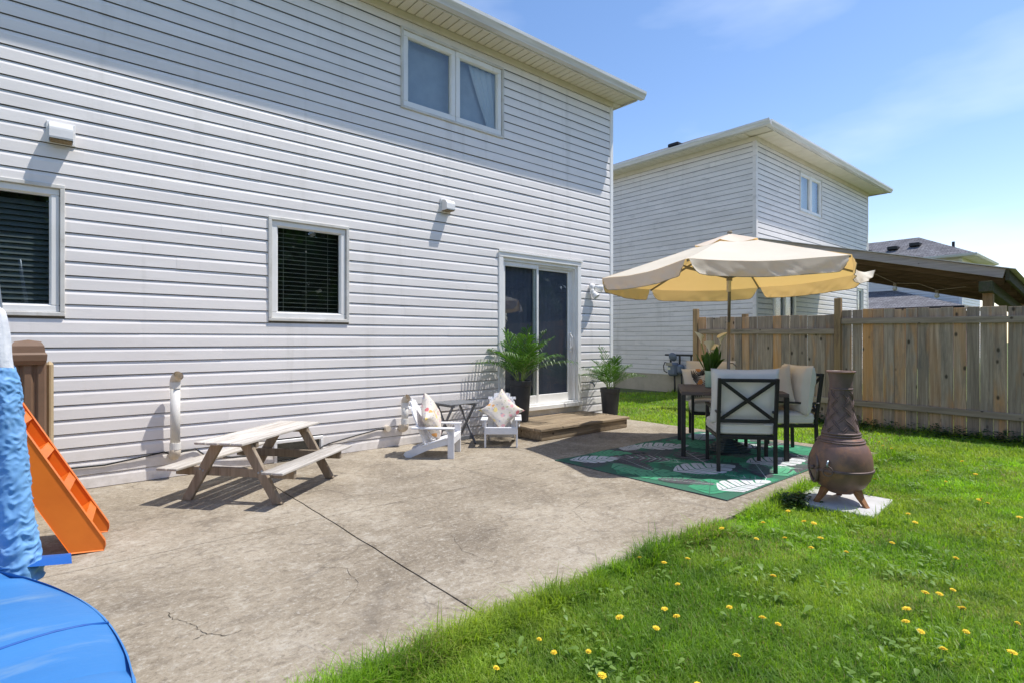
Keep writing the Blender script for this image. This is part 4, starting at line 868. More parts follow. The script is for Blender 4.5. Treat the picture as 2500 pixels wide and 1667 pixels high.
mb = MB(); mb.tube([(.02, -.01, 1.02), (.07, -.03, 1.02), (.11, -.05, .98)], .007, 6); mk('crank', mb, 'pole', um, smooth=True)

# ------------------------------------------------------------------ rug
def clip(poly, x0, x1, y0, y1):
    for ax, lim, sg in ((0, x0, 1), (0, x1, -1), (1, y0, 1), (1, y1, -1)):
        out = []
        for i in range(len(poly)):
            a, b = poly[i-1], poly[i]; ia, ib = (a[ax]-lim)*sg >= 0, (b[ax]-lim)*sg >= 0
            if ia != ib:
                t = (lim-a[ax])/(b[ax]-a[ax]); out.append((a[0]+(b[0]-a[0])*t, a[1]+(b[1]-a[1])*t))
            if ib: out.append(b)
        poly = out
        if len(poly) < 3: return []
    return poly
def rug():
    RX0, RX1, RY0, RY1 = -3.26, -.36, -3.85, -1.87
    o = thing('outdoor_rug', 'green rug with white and dark tropical leaves under the dining set', 'rug', (0, 0, 0))
    def warp(x, y):
        e = max(0, 1-min(x-RX0, RX1-x, y-RY0, RY1-y)/.16); z = .004+.004*e*mnoise.noise(Vector((x*2.2, y*2.2, 3)))+.010*max(0, e)**2*max(0, mnoise.noise(Vector((x*2.6, y*2.6, 9))))
        bk = max(0, 1-(RY1-y)/.22); yy = y-.035*bk*(.5+.9*mnoise.noise(Vector((x*1.9, 0, 4)))); return x+.012*mnoise.noise(Vector((y*1.5, x, 8))), yy, z
    def top(u, v): x, y, z = warp(RX0+(RX1-RX0)*u, RY0+(RY1-RY0)*v); return (x, y, z+.004)
    mb = MB(); mb.grid(top, 58, 40); nv = 41
    rim = [(0, j) for j in range(41)]+[(i, 40) for i in range(1, 59)]+[(58, j) for j in range(39, -1, -1)]+[(i, 0) for i in range(57, 0, -1)]
    ids = [i*41+j for i, j in rim]; n0 = len(mb.v); mb.v += [(mb.v[i][0], mb.v[i][1], max(.0012, mb.v[i][2]-.009)) for i in ids]; K = len(ids)
    for a in range(K): b = (a+1) % K; mb.f.append([ids[a], ids[b], n0+b, n0+a]); mb.m.append(1)
    mk('mat', mb, ['rugbase', 'rugchar'], o)
    rnd = random.Random(21); pm = MB(); lay = [0]
    def put(poly, mi, lv):
        poly = clip(poly, RX0+.02, RX1-.02, RY0+.02, RY1-.02)
        if len(poly) < 3: return
        pp = []
        for x, y in poly: a, b, z = warp(x, y); pp.append((a, b, z+.0046+lv*.00035))
        ar = sum(pp[i-1][0]*pp[i][1]-pp[i][0]*pp[i-1][1] for i in range(len(pp)))
        pm.add(pp if ar > 0 else pp[::-1], [tuple(range(len(pp)))], mi)
    def xf(c, s, a):
        ca, sa = math.cos(a), math.sin(a); return lambda x, y: (c[0]+(x*ca-y*sa)*s, c[1]+(x*sa+y*ca)*s)
    def monstera(c, s, a, mi, vein, lv):
        f = xf(c, s, a); W_ = lambda t: .36*math.sin(PI*min(1, t*.92+.12))**.75*(1.15-.45*t)
        for sg in (-1, 1):
            nl = 5
            for i in range(nl):
                t0, t1 = i/nl, (i+.90)/nl; w0, w1 = W_(t0), W_(t1); sw = .16; tm = (t0+t1)/2-.5
                dt = 1/nl; wm = (w0+w1)/2; q0, q1 = t0-.5+.03*dt, t1-.5
                mid = [(q0, 0), (q1, 0), (q1+sw*.45+.02*dt, sg*w1*.55), (q1+sw*.85-.02*dt, sg*w1*.88), (q1+sw-.14*dt, sg*w1*.98), (tm+sw+.02*dt, sg*wm*1.03), (q0+sw+.02*dt, sg*w0*.98), (q0+sw*.78+.03*dt, sg*w0*.80), (q0+sw*.4+.01*dt, sg*w0*.46)]
                put([f(x, y) for x, y in mid], mi, lv)
                put([f(x, y) for x, y in ((tm-.012, 0), (tm+.006, 0), (tm+sw*.8+.004, sg*(w0+w1)/2*.8), (tm+sw*.8-.004, sg*(w0+w1)/2*.8))], vein, lv+.5)
        put([f(x, y) for x, y in ((-.62, -.009), (.62, -.003), (.62, .003), (-.62, .009))], vein, lv+.6)
    def palmleaf(c, s, a, mi, vein, lv):
        f = xf(c, s, a)
        for sg in (-1, 1):
            for i in range(13):
                t = i/13; ln = .34*math.sin(PI*(t*.8+.16)); p0 = (t-.5, 0); d = (.62, sg*.78); e = (-d[1], d[0]); w = .026
                put([f(p0[0]+d[0]*ln*q+e[0]*w*r_, p0[1]+d[1]*ln*q+e[1]*w*r_) for q, r_ in ((0, -.8), (.5, -1), (1, 0), (.5, 1), (0, .8))], mi, lv)
        put([f(x, y) for x, y in ((-.56, -.006), (.55, -.002), (.55, .002), (-.56, .006))], vein, lv+.5)
    # leaf = (kind, x, y, size, angle, colour, vein)  0 white 1 green 2 light 3 charcoal 4 grey 5 dark base
    for i in range(44):
        c = (rnd.uniform(RX0, RX1), rnd.uniform(RY0, RY1)); mi, vn = rnd.choice(((3, 4), (1, 2), (3, 0), (1, 5), (3, 4))); palmleaf(c, rnd.uniform(.45, .75), rnd.uniform(0, 6.3), mi, vn, i % 4)
    for i in range(20):
        c = (RX0+.3+(i % 5)*.58+rnd.uniform(-.15, .15), RY0+.25+(i//5)*.5+rnd.uniform(-.1, .1)); monstera(c, rnd.uniform(.42, .56), rnd.uniform(0, 6.3), rnd.choice((1, 2, 3, 1)), rnd.choice((5, 4, 0)) , 5+i % 3)
    for c, s, a in (((-2.93, -2.12), .62, -.55), ((-2.42, -3.13), .80, -.35), ((-2.75, -3.72), .70, -.2), ((-1.75, -2.15), .75, -.6), ((-1.55, -3.45), .75, -.5), ((-.95, -2.75), .7, 2.6), ((-.75, -2.15), .6, .4), ((-2.1, -1.98), .45, .4)): monstera(c, s*.86, a, 0, 5, 9)
    for c, s, a, mi in (((-2.45, -2.45), .62, 2.2, 3), ((-1.95, -2.75), .6, .9, 3), ((-2.95, -2.85), .55, -1.0, 2), ((-1.95, -3.6), .62, 1.3, 2), ((-3.0, -3.55), .5, .5, 1), ((-1.2, -3.7), .5, 2.2, 3), ((-1.3, -2.5), .6, 1.9, 2), ((-.75, -3.4), .6, 1.0, 1), ((-2.55, -2.0), .5, -.8, 2)): monstera(c, s, a, mi, 0 if mi == 3 else 5, 8)
    for c, s, a in (((-2.75, -2.55), .6, 1.2), ((-2.05, -3.55), .6, .6), ((-3.0, -3.3), .5, 2.0)): palmleaf(c, s, a, 3, 0, 10)
    mk('leaf_print', pm, ['rugwhite', 'ruggreen', 'ruglight', 'rugchar', 'ruggrey', 'rugbase'], o)
rug()

# ------------------------------------------------------------------ chiminea and paver
t = MB(); t.box(-.31, .31, -.29, .29, -.03, .012, .006); tag(mk('paver', t, 'paver', loc=(-2.56, -4.45, 0), rz=R(4)), 'pale square concrete paver under the iron fire pot', 'paver')
ch = thing('chiminea', 'brown cast iron chiminea fire pot on the pale paver', 'chiminea', (-2.60, -4.46, .012), R(0))
CS = .86
body = [(.0, .062), (.05, .064), (.10, .075), (.15, .098), (.195, .135), (.232, .185), (.252, .235), (.2575, .262)]
up = [(.2575, .275), (.258, .30), (.255, .345), (.245, .39), (.226, .435), (.205, .465), (.192, .48)]
mb = MB(); mb.lathe([(r*CS, z) for r, z in body], 56); mk('lower_bowl', mb, 'iron', ch, smooth=True)
mb = MB(); mb.lathe([(r*CS, z) for r, z in [(.2575, .258), (.266, .260), (.269, .2655), (.262, .2680), (.269, .2705), (.266, .276), (.2575, .279)]], 56); mk('seam_band', mb, 'ironneck', ch, smooth=True)
mb = MB(); mb.lathe([(r*CS, z) for r, z in up+[(.190, .49), (.172, .512), (.160, .523)]], 56); mk('upper_bowl', mb, 'iron', ch, smooth=True)
mb = MB()
for z, r in ((.485, .196*CS), (.500, .184*CS)): mb.lathe([(r-.006, z-.005), (r+.003, z-.003), (r+.004, z), (r+.002, z+.004), (r-.006, z+.005)], 48)
mk('shoulder_ring', mb, 'ironneck', ch, smooth=True)
mb = MB()
for z, r in ((.530, .160*CS), (.550, .157*CS)): mb.lathe([(r-.02, z-.010), (r+.002, z-.009), (r+.006, z), (r+.002, z+.009), (r-.02, z+.010)], 48)
mk('collar', mb, 'ironneck', ch, smooth=True)
nk = [(.152, .556), (.140, .60), (.126, .645), (.114, .69), (.105, .74), (.100, .79), (.097, .84), (.094, .885), (.093, .9), (.094, .94), (.097, .98), (.103, 1.01), (.111, 1.03)]; nk = [(r*CS, z) for r, z in nk]
def nr(z):
    for i in range(len(nk)-1):
        if nk[i][1] <= z <= nk[i+1][1]: u = (z-nk[i][1])/(nk[i+1][1]-nk[i][1]); return nk[i][0]*(1-u)+nk[i+1][0]*u
    return nk[-1][0]
mb = MB(); mb.lathe(nk, 48); mb.lathe([(r-.008, z) for r, z in nk], 48); mk('neck', mb, 'ironneck', ch, smooth=True)
mb = MB(); mb.lathe([(.093, 1.026), (.103, 1.031), (.106, 1.038), (.103, 1.044), (.088, 1.043), (.086, 1.034)], 48); mk('rim', mb, 'iron', ch, smooth=True)
mb = MB(); mb.lathe([(.077, .893), (.084, .895), (.0855, .901), (.084, .907), (.077, .909)], 48); mk('neck_ring', mb, 'ironneck', ch, smooth=True)
mb = MB()
for sg in (-1, 1):
    for k in range(7):
        for off in (-.010, .010):
            P = []
            for q in range(61):
                z = .565+.318*q/60; a = 2*PI*k/7+sg*(z-.57)*8.0*(.11/nr(z))**.5; ph_ = PI*(z-.57)/.056+(0 if sg > 0 else PI); zz = min(.888, max(.558, z+off)); r = nr(zz)+.0005+.0030*math.cos(ph_); P.append((r*math.cos(a), r*math.sin(a), zz))
            mb.tube(P, .0034, 4)
mk('lattice_relief', mb, 'ironneck', ch, smooth=True)
for a in (143, 254, 22):
    a = R(a); d = Vector((math.cos(a), math.sin(a), 0)); e = Vector((-d.y, d.x, 0)); mb = MB(); secs = []
    for s, r, z, w, th in ((0, .100, .150, .075, .05), (.25, .130, .112, .066, .044), (.55, .158, .062, .052, .034), (.85, .196, .014, .042, .026), (1, .208, .0, .042, .026)): secs.append((d*r+Vector((0, 0, z)), w, th))
    v = []; f = []
    for p, w, th in secs: v += [p-e*w/2-d*th/2, p+e*w/2-d*th/2, p+e*w/2+d*th/2, p-e*w/2+d*th/2]
    for i in range(len(secs)-1):
        for j in range(4): f.append((i*4+j, i*4+(j+1) % 4, (i+1)*4+(j+1) % 4, (i+1)*4+j))
    f.append(tuple((len(secs)-1)*4+j for j in range(4))); mb.add(v, f); mk('leg', mb, 'rust', ch)
ha = R(177); hd_ = Vector((math.cos(ha), math.sin(ha), 0)); e = Vector((-hd_.y, hd_.x, 0))
mb = MB(); c = hd_*.231+Vector((0, 0, .272)); mb.tube([c+(e*math.cos(2*PI*q/20)+Vector((0, 0, 1))*math.sin(2*PI*q/20))*.038+hd_*.008 for q in range(21)], .0045, 6); mk('ring_handle', mb, 'ironneck', ch, smooth=True)
mb = MB(); mb.tube([hd_*.213+Vector((0, 0, .335)), hd_*.238+Vector((0, 0, .35)), hd_*.251+Vector((0, 0, .325)), hd_*.238+Vector((0, 0, .305))], .008, 8); mk('handle_hook', mb, 'steel', ch, smooth=True)
da = R(126); dd_ = Vector((math.cos(da), math.sin(da), 0)); de = Vector((-dd_.y, dd_.x, 0)); P = []
for q in range(29):
    a = 2*PI*q/28; w = .112*math.cos(a); z = .275+.125*math.sin(a); 
    rr = .222 if abs(z-.27) < .02 else max(.09, .222-abs(z-.27)**1.9*2.0); depth = math.sqrt(max(.001, rr*rr-w*w)); P.append(dd_*(depth+.012)+de*w+Vector((0, 0, z)))
mb = MB(); mb.tube(P, .011, 8); mk('door_frame', mb, 'ironneck', ch, smooth=True)
mb = MB(); mb.add([p-dd_*.004 for p in P[:-1]], [tuple(range(28))]); mk('door', mb, 'black', ch)
mb = MB(); mb.lathe([(0, -.018), (.014, -.014), (.018, 0), (.014, .014), (0, .018)], 10, T=TR(*(dd_*.226+de*.06+Vector((0, 0, .275))))); mk('door_latch', mb, 'ironneck', ch, smooth=True)

# ------------------------------------------------------------------ children's picnic table
pt = thing('picnic_table', 'weathered wooden child picnic table with attached benches', 'picnic table', (-5.99, -1.00, 0), R(40))
LN = 1.17
for i in range(4): mb = MB(); mb.box(-LN/2+random.uniform(-.006, .006), LN/2+random.uniform(-.006, .006), -.0485, .0485, -.01, .01, .004); mk('top_plank', mb, 'picnic', pt, loc=(0, -.159+.106*i, .497+random.uniform(-.0015, .0015)))
for sg in (-1, 1):
    for i in (0, 1): mb = MB(); mb.box(-LN/2+random.uniform(-.006, .006), LN/2+random.uniform(-.006, .006), -.0445, .0445, -.01, .01, .004); mk('bench_plank', mb, 'picnic', pt, loc=(0, sg*(.405+.097*i), .282))
for ex in (-1, 1):
    x = ex*.42
    for sg in (-1, 1):
        mb = MB(); a = Vector((x, sg*.115, .486)); b = Vector((x, sg*.405, -.01)); mb.beam(a-(a+b)/2, b-(a+b)/2, .036, .088, .004, up=(1, 0, 0)) if False else mb.beam(a-(a+b)/2, b-(a+b)/2, .088, .036, .004, up=(1, 0, 0))
        m_ = mb
        for i, p in enumerate(m_.v):
            zz = p[2]+(a.z+b.z)/2
            if zz < 0: m_.v[i] = (p[0], p[1], -(a.z+b.z)/2)
        mk('leg', mb, 'picnicleg', pt, loc=(a+b)/2)
        for q in range(2):
            bl = MB(); bl.lathe([(0, .006), (.009, .004), (.01, 0)], 8, T=TR(x+ex*.019, sg*(.245+.028*q), .25+.012*q) @ Matrix.Rotation(R(90*ex), 4, 'Y')); mk('bolt', bl, 'steel', pt)
    mb = MB(); mb.box(-.018, .018, -.53, .53, -.035, .035, .004); mk('cross_beam', mb, 'picnicleg', pt, loc=(x-ex*.0375, 0, .236))
    mb = MB(); mb.box(-.018, .018, -.20, .20, -.022, .022, .004); mk('top_cleat', mb, 'picnicleg', pt, loc=(x-ex*.0375, 0, .463))

# ------------------------------------------------------------------ white child chairs
def adirondack(label, loc, rz):
    t = thing('adirondack_chair', label, 'chair', loc, rz, 'small white Adirondack chairs'); W2 = .20    # faces -y
    for sx in (-1, 1):
        mb = MB(); prof = [(-.225, .235), (-.225, .165), (.05, .085), (.24, .0), (.30, .0), (.325, .03), (.31, .06), (.27, .075), (.05, .165)]
        x0, x1 = sx*(W2-.032)-.009, sx*(W2-.032)+.009; n = len(prof); mb.add([(x0, y, z) for y, z in prof]+[(x1, y, z) for y, z in prof], [tuple(range(n)), tuple(range(n, 2*n))[::-1]]+[((i+1) % n, i, n+i, n+(i+1) % n) for i in range(n)]); mk('side_rail', mb, 'wpaint', t)
        mb = MB(); mb.box(-.011, .011, -.036, .036, 0, .325, .004); mk('front_leg', mb, 'wpaint', t, loc=(sx*(W2-.008), -.215, 0))
        mb = MB(); mb.box(-.04, .04, -.255, .22, -.009, .009, .004); mk('armrest', mb, 'wpaint', t, loc=(sx*(W2+.008), .0, .334))
        mb = MB(); mb.beam((0, .0, .0), (0, -.05, -.07), .018, .02); mk('arm_bracket', mb, 'wpaint', t, loc=(sx*(W2+.02), -.165, .325))
    mb = MB(); mb.box(-W2+.005, W2-.005, -.009, .009, -.042, .042, .004); mk('apron', mb, 'wpaint', t, loc=(0, -.245, .205))
    for i in range(5):
        mb = MB(); mb.box(-W2+.012, W2-.012, -.032, .032, -.007, .007, .003); mk('seat_slat', mb, 'wpaint', t, loc=(0, -.2+i*.07, .232-i*.0235), rot=(R(-18), 0, 0))
    bk = R(-22); hs_ = (.44, .505, .525, .505, .44)
    for i in range(5):
        x = (i-2)*.072; h = hs_[i]; mb = MB(); w = .0335; n = 6; ol = [(-w, 0), (w, 0)]
        tl = .035 if i in (0, 4) else .012
        if i == 0: ol += [(w, h), (w*.3, h-.012), (-w*.5, h-.05), (-w, h-.11)]
        elif i == 4: ol += [(w, h-.11), (w*.5, h-.05), (-w*.3, h-.012), (-w, h)]
        else: ol += [(w, h-(.012 if i == 3 else .003)), (0, h), (-w, h-(.012 if i == 1 else .003))]
        k = len(ol); mb.add([(a, -.007, b) for a, b in ol]+[(a, .007, b) for a, b in ol], [tuple(range(k)), tuple(range(k, 2*k))[::-1]]+[((q+1) % k, q, k+q, k+(q+1) % k) for q in range(k)])
        mk('back_slat', mb, 'wpaint', t, loc=(x, .085, .15), rot=(bk, 0, 0))
    for z in (.335, .55): mb = MB(); mb.box(-.18, .18, -.008, .008, -.018, .018, .003); mk('back_rail', mb, 'wpaint', t, loc=(0, .085+(z-.15)*math.tan(R(22))+.02, z), rot=(bk, 0, 0))
    mb = MB(); mb.box(-W2+.04, W2-.04, -.009, .009, -.03, .03, .003); mk('rear_rail', mb, 'wpaint', t, loc=(0, .16, .09))
    return t
# chair facing directions: first one -47 deg, second -130 deg
def place_adir(label, fl, fr, face):
    fx, fy = (fl[0]+fr[0])/2, (fl[1]+fr[1])/2; a = R(face); return adirondack(label, (fx-math.cos(a)*.215, fy-math.sin(a)*.215, 0), a+PI/2)
A1_ = place_adir('small white Adirondack chair turned sideways, beside the short wall pipe', (-4.05, -1.07), (-3.78, -.79), -46)
A2_ = place_adir('small white Adirondack chair facing the camera, beside the wooden step', (-3.37, -.80), (-3.08, -1.05), -131)
def onchair(ch, y, z, tilt, roll, seed, label, w):
    o = mk('throw_pillow', pillow_mesh(w, w, .15, .20, 24, seed, .007), 'floral', smooth=True); T = ch.matrix_basis @ TR(0, y, z) @ Matrix.Rotation(R(tilt), 4, 'X') @ Matrix.Rotation(R(roll), 4, 'Z'); o.matrix_basis = T; tag(o, label, 'pillow', 'floral pillows on the small white chairs')
onchair(A1_, .05, .435, 73, 43, 3, 'floral throw pillow on the sideways white chair', .41)
onchair(A2_, .06, .415, 70, 45, 6, 'floral throw pillow standing on its corner on the white chair facing the camera', .42)

# ------------------------------------------------------------------ folding side table
sd = thing('side_table', 'dark grey folding side table between the two white chairs', 'side table', (-3.50, -.36, 0), R(2))
for i in range(6): mb = MB(); mb.box(-.235, .235, -.0315, .0315, -.008, .008, .003); mk('top_slat', mb, 'greywood', sd, loc=(0, -.168+.0672*i, .517))
for x in (-.17, .17):
    mb = MB(); mb.box(-.012, .012, -.19, .19, -.014, .014); mk('cleat', mb, 'greywood', sd, loc=(x, 0, .494))
    for sg in (-1, 1): mb = MB(); mb.beam((0, -sg*.17, -.24), (0, sg*.17, .245), .016, .034, .003, up=(1, 0, 0)) if False else mb.beam((0, -sg*.17, -.243), (0, sg*.17, .237), .034, .016, .003, up=(1, 0, 0)); mk('leg', mb, 'greywood', sd, loc=(x+sg*.0085, 0, .245))
mb = MB(); mb.box(-.17, .17, -.008, .008, -.025, .025, .003); mk('stretcher', mb, 'greywood', sd, loc=(0, -.125, .085)); mb = MB(); mb.box(-.17, .17, -.008, .008, -.025, .025, .003); mk('stretcher', mb, 'greywood', sd, loc=(0, .125, .085))

# ------------------------------------------------------------------ orange climbing ladder
ld = thing('toy_climbing_ladder', 'orange plastic toy climbing ladder leaning beside the blue trampoline', 'toy ladder', (-7.135, -1.65, 0), R(-7))
ang = math.atan2(.80, -.42); dv = Vector((math.cos(ang), 0, math.sin(ang))); nv_ = Vector((math.sin(ang), 0, -math.cos(ang)))   # along, outward (+x, up)
for sy in (-1, 1):
    mb = MB(); y = sy*.20; ln = 1.06; ol = [(-.165, .0), (.0, .0), (.0, ln), (-.13, ln+.02)]
    pts2 = []
    for o_, s_ in ((-.16, .10), (-.02, .012), (.0, .03), (.012, .06), (.012, ln-.04), (-.005, ln), (-.13, ln+.03), (-.15, ln)): pts2.append(dv*s_+nv_*o_)
    for p in pts2: p.z = max(p.z, .001)
    n = len(pts2); v = []
    for yy, ins in ((y-.018, .006), (y-.024, 0), (y+.024, 0), (y+.018, .006)):
        c_ = sum(pts2, Vector())/n
        for p in pts2: q = p+(c_-p).normalized()*ins; v.append((q.x, yy, q.z))
    f = [tuple(range(n)), tuple(range(3*n, 4*n))[::-1]]
    for r_ in range(3):
        for i in range(n): f.append((r_*n+(i+1) % n, r_*n+i, (r_+1)*n+i, (r_+1)*n+(i+1) % n))
    mb.add(v, f); mk('side_panel', mb, 'orange', ld)
for i in range(4):
    s_ = .15+.235*i; mb = MB(); c = dv*s_
    p0 = dv*(s_+.095)+nv_*-.12; p1 = dv*(s_+.105)+nv_*.004; p2 = dv*(s_+.045)+nv_*.008; p3 = dv*(s_-.02)+nv_*-.12
    v = [(p.x, yy, p.z) for yy in (-.178, .178) for p in (p0, p1, p2, p3)]; mb.convex(v, [(0, 1, 2, 3), (4, 5, 6, 7), (0, 1, 5, 4), (1, 2, 6, 5), (2, 3, 7, 6), (3, 0, 4, 7)]); mk('rung', mb, 'orange', ld)
mb = MB(); a = [dv*.05+nv_*-.155, dv*.05+nv_*-.14, dv*1.06+nv_*-.14, dv*1.06+nv_*-.155]; mb.convex([(p.x, yy, max(p.z, .002)) for yy in (-.178, .178) for p in a], [(0, 1, 2, 3), (4, 5, 6, 7), (0, 1, 5, 4), (1, 2, 6, 5), (2, 3, 7, 6), (3, 0, 4, 7)])
mk('back_panel', mb, 'orange', ld)
# playhouse
ph = thing('toy_playhouse', 'brown and tan plastic toy playhouse behind the orange ladder', 'playhouse', (-7.91, -.85, 0), R(0))
def pillar(x, y, h, w, name):
    mb = MB()
    for a in (-.36, 0, .36): mb.box(x-w/2+(a+.5)*w-.14*w, x-w/2+(a+.5)*w+.14*w, y-w*.38, y+w*.38, .28, h-.12, .012)
    mb.box(x-w*.46, x+w*.46, y-w*.30, y+w*.30, .26, h-.12, .012); mb.box(x-w*.5, x+w*.5, y-w*.42, y+w*.42, .26, .40, .02); mk(name, mb, 'brown', ph)
    cm = MB(); cm.lathe([(w*.62, h-.16), (w*.72, h-.13), (w*.74, h-.09), (w*.66, h-.075), (w*.62, h-.03), (w*.50, h), (.0, h+.012)], 4, T=TR(x, y, 0) @ rotz(PI/4)); mk('pillar_cap', cm, 'brown', ph)
pillar(.36, -.10, 1.29, .20, 'pillar'); pillar(.10, -.02, 1.41, .22, 'pillar'); pillar(-.45, -.1, 1.41, .22, 'pillar')
mb = MB(); mb.box(.46, .50, -.08, .30, .3, 1.14, .015); mb.box(-.5, .30, .10, .14, .3, 1.1, .01); mk('side_wall', mb, 'tan', ph)
rnd = random.Random(5)
for k in range(10):
    x = -.85+(k % 5)*.25; z = (k//5)*.14; mb = MB(); mb.box(x+.006, x+.244, -.36, .3-.01*k, z+.002, z+.134, .03); mk('base_stone', mb, 'tan', ph)

# ------------------------------------------------------------------ trampoline
tp = thing('trampoline', 'round trampoline with bright blue padded rim and light blue sleeved pole', 'trampoline', (-8.80, -4.78, 0)); RT = 1.455; ZP = .655
mb = MB()
def padf(u, v):
    a = 2*PI*u; r = RT-.34*(1-v); k = .010*mnoise.noise(Vector((math.cos(a)*7, math.sin(a)*7, v*2))); seg = abs(((a/(2*PI)*12) % 1)-.5)*2; return (r*math.cos(a), r*math.sin(a), ZP+.022*math.sin(PI*v)**.6+k*.6-.010*max(0, seg-.9)*10)
mb.grid(padf, 168, 10); mk('safety_pad', mb, 'pad', tp, smooth=True)
mb = MB(); mb.grid(lambda u, v: ((RT-.006+.016*min(1, v*3)+.012*mnoise.noise(Vector((math.cos(2*PI*u)*9, math.sin(2*PI*u)*9, v)))*v)*math.cos(2*PI*u), (RT-.006+.016*min(1, v*3)+.012*mnoise.noise(Vector((math.cos(2*PI*u)*9, math.sin(2*PI*u)*9, v)))*v)*math.sin(2*PI*u), ZP+.006-.17*v), 240, 8); mk('skirt', mb, 'pad', tp, smooth=True)
for k in range(14):
    mb = MB(); mb.tube([padf((k+.35)/14, v_) for v_ in np.linspace(.02, .99, 8)], .0035, 5); mk('pad_seam', mb, 'paddark', tp, smooth=True)
mb = MB(); mb.lathe([(0, ZP-.01), (RT-.32, ZP-.01)], 64); mk('jumping_mat', mb, 'black', tp)
mb = MB(); mb.tube([((RT-.02)*math.cos(2*PI*q/48), (RT-.02)*math.sin(2*PI*q/48), ZP-.05) for q in range(49)], .022, 8, cap=False); mk('frame_ring', mb, 'steel', tp, smooth=True)
for k in range(4):
    a = R(34+90*k); mb = MB(); mb.tube([(RT*.985*math.cos(a-.25), RT*.985*math.sin(a-.25), ZP-.05), (RT*.985*math.cos(a-.25), RT*.985*math.sin(a-.25), .03), (RT*.985*math.cos(a+.25), RT*.985*math.sin(a+.25), .03), (RT*.985*math.cos(a+.25), RT*.985*math.sin(a+.25), ZP-.05)], .02, 8); mk('leg', mb, 'steel', tp, smooth=True)
PB = Vector((1.270, .86, 0)); LE = Vector((-.035, .0, .9)).normalized()
def pole_pt(z): return PB+Vector((-.055*(z-.6)-.02*(z-.6)**2, .02*(z-.6), z))
mb = MB(); mb.tube([pole_pt(z) for z in (.03, .6, 1.0, 1.4, 1.8, 2.4)], .019, 12); mk('net_pole', mb, 'steel', tp, smooth=True)
mb = MB()
def foam(u, v):
    a = 2*PI*u; q = max(0, math.cos(a+.7)); top = 1.245+.155*q**.7+.02*mnoise.noise(Vector((math.cos(a)*4, math.sin(a)*4, 2))); z = .62+(top-.62)*v; c = pole_pt(z)
    r = .029+.004*mnoise.noise(Vector((math.cos(a)*5, math.sin(a)*5, z*18)))-.014*max(0, v-.97)/.03; return (c.x+r*math.cos(a), c.y+r*math.sin(a), z+.012*mnoise.noise(Vector((math.cos(a)*9, math.sin(a)*9, 7)))*v)
mb.grid(foam, 48, 40)
mk('foam_tube', mb, 'foam', tp, smooth=True)
mb = MB()
def rid(p): return 1-2*abs(mnoise.noise(p))
def sl_f(u, v):
    z = .60+.622*v; c = pole_pt(z); a = 2*PI*u; lo = max(0, 1-v/.45); ca, sa = math.cos(a), math.sin(a)
    wz = z+.018*mnoise.noise(Vector((ca*1.2+3, sa*1.2, z*7)))+.012*math.sin(a*1.0+z*6)
    r = .036+.012*lo*lo+.0075*rid(Vector((ca*1.1, sa*1.1, wz*24)))*(.45+.55*abs(mnoise.noise(Vector((ca, sa, z*5+9)))*2))+.0035*rid(Vector((ca*2.2+5, sa*2.2, wz*52)))+.0065*lo*rid(Vector((ca*1.6, sa*1.6+7, wz*40)))
    r -= .010*max(0, (v-.93)/.07)
    return (c.x+r*ca, c.y+r*sa, z+.008*mnoise.noise(Vector((ca*2, sa*2, z*9))))
mb.grid(sl_f, 72, 260); mk('pole_sleeve', mb, 'sleeve', tp, smooth=True)
mb = MB(); f0 = PB+Vector((-.03, -.06, 0)); mb.grid(lambda u, v: (f0.x+(u-.2)*.185, f0.y+.02+.10*v-.03*u, ZP-.002+.012*u*math.sin(v*3)-.02*u), 8, 6); mk('pad_flap', mb, 'paddark', tp, smooth=True)
mb = MB(); mb.grid(lambda u, v: (PB.x-.05-.30*u, PB.y-.045+.085*u-.04*v+.05*u*u, ZP+.022+.02*v), 8, 3); mk('pad_strap', mb, 'paddark', tp, smooth=True)
mb = MB()
mb.grid(lambda u, v: (1.17+(.045+.010*math.sin(9*v+4*u))*(1-.6*v*v)*math.cos(2*PI*u), .02+(.06+.010*math.sin(14*v))*(1-.6*v*v)*math.sin(2*PI*u), ZP+.02+.12*v), 24, 20); mk('net_bundle', mb, 'sleeve', tp, smooth=True)

# ------------------------------------------------------------------ lawn
CAMP = np.array((-7.484, -6.098)); RV = np.array((math.cos(R(40.6)), -math.sin(R(40.6)))); FV = np.array((math.sin(R(40.6)), math.cos(R(40.6))))
def lawn_mask(x, y, m=0.):
    in_pat = (x > -11) & (x < PX1-m) & (y > PY0+m) & (y < .1); in_house = (x < .04) & (y > -.05); in_nb = (x > NX-.02) & (y > NY-.02)
    ca, sa = math.cos(R(-4)), math.sin(R(-4)); px, py = (x+2.56)*ca-(y+4.45)*sa, (x+2.56)*sa+(y+4.45)*ca; in_pv = (abs(px) < .295) & (abs(py) < .275)
    return ~(in_pat | in_house | in_nb | in_pv)
def vis(x, y, lo=1.0, hi=14., mg=1.12):
    dx, dy = x-CAMP[0], y-CAMP[1]; d = dx*FV[0]+dy*FV[1]; r = dx*RV[0]+dy*RV[1]; return d, (d > lo) & (d < hi) & (np.abs(r) < .93*mg*d+.3)
def noise2(x, y, s, seed):
    g_ = np.random.default_rng(seed).random((64, 64)); u, v = x*s+100.3, y*s+100.7; i, j = np.floor(u).astype(int), np.floor(v).astype(int); fu, fv = u-i, v-j; fu, fv = fu*fu*(3-2*fu), fv*fv*(3-2*fv)
    a = lambda p, q: g_[p % 64, q % 64]; return (a(i, j)*(1-fu)+a(i+1, j)*fu)*(1-fv)+(a(i, j+1)*(1-fu)+a(i+1, j+1)*fu)*fv
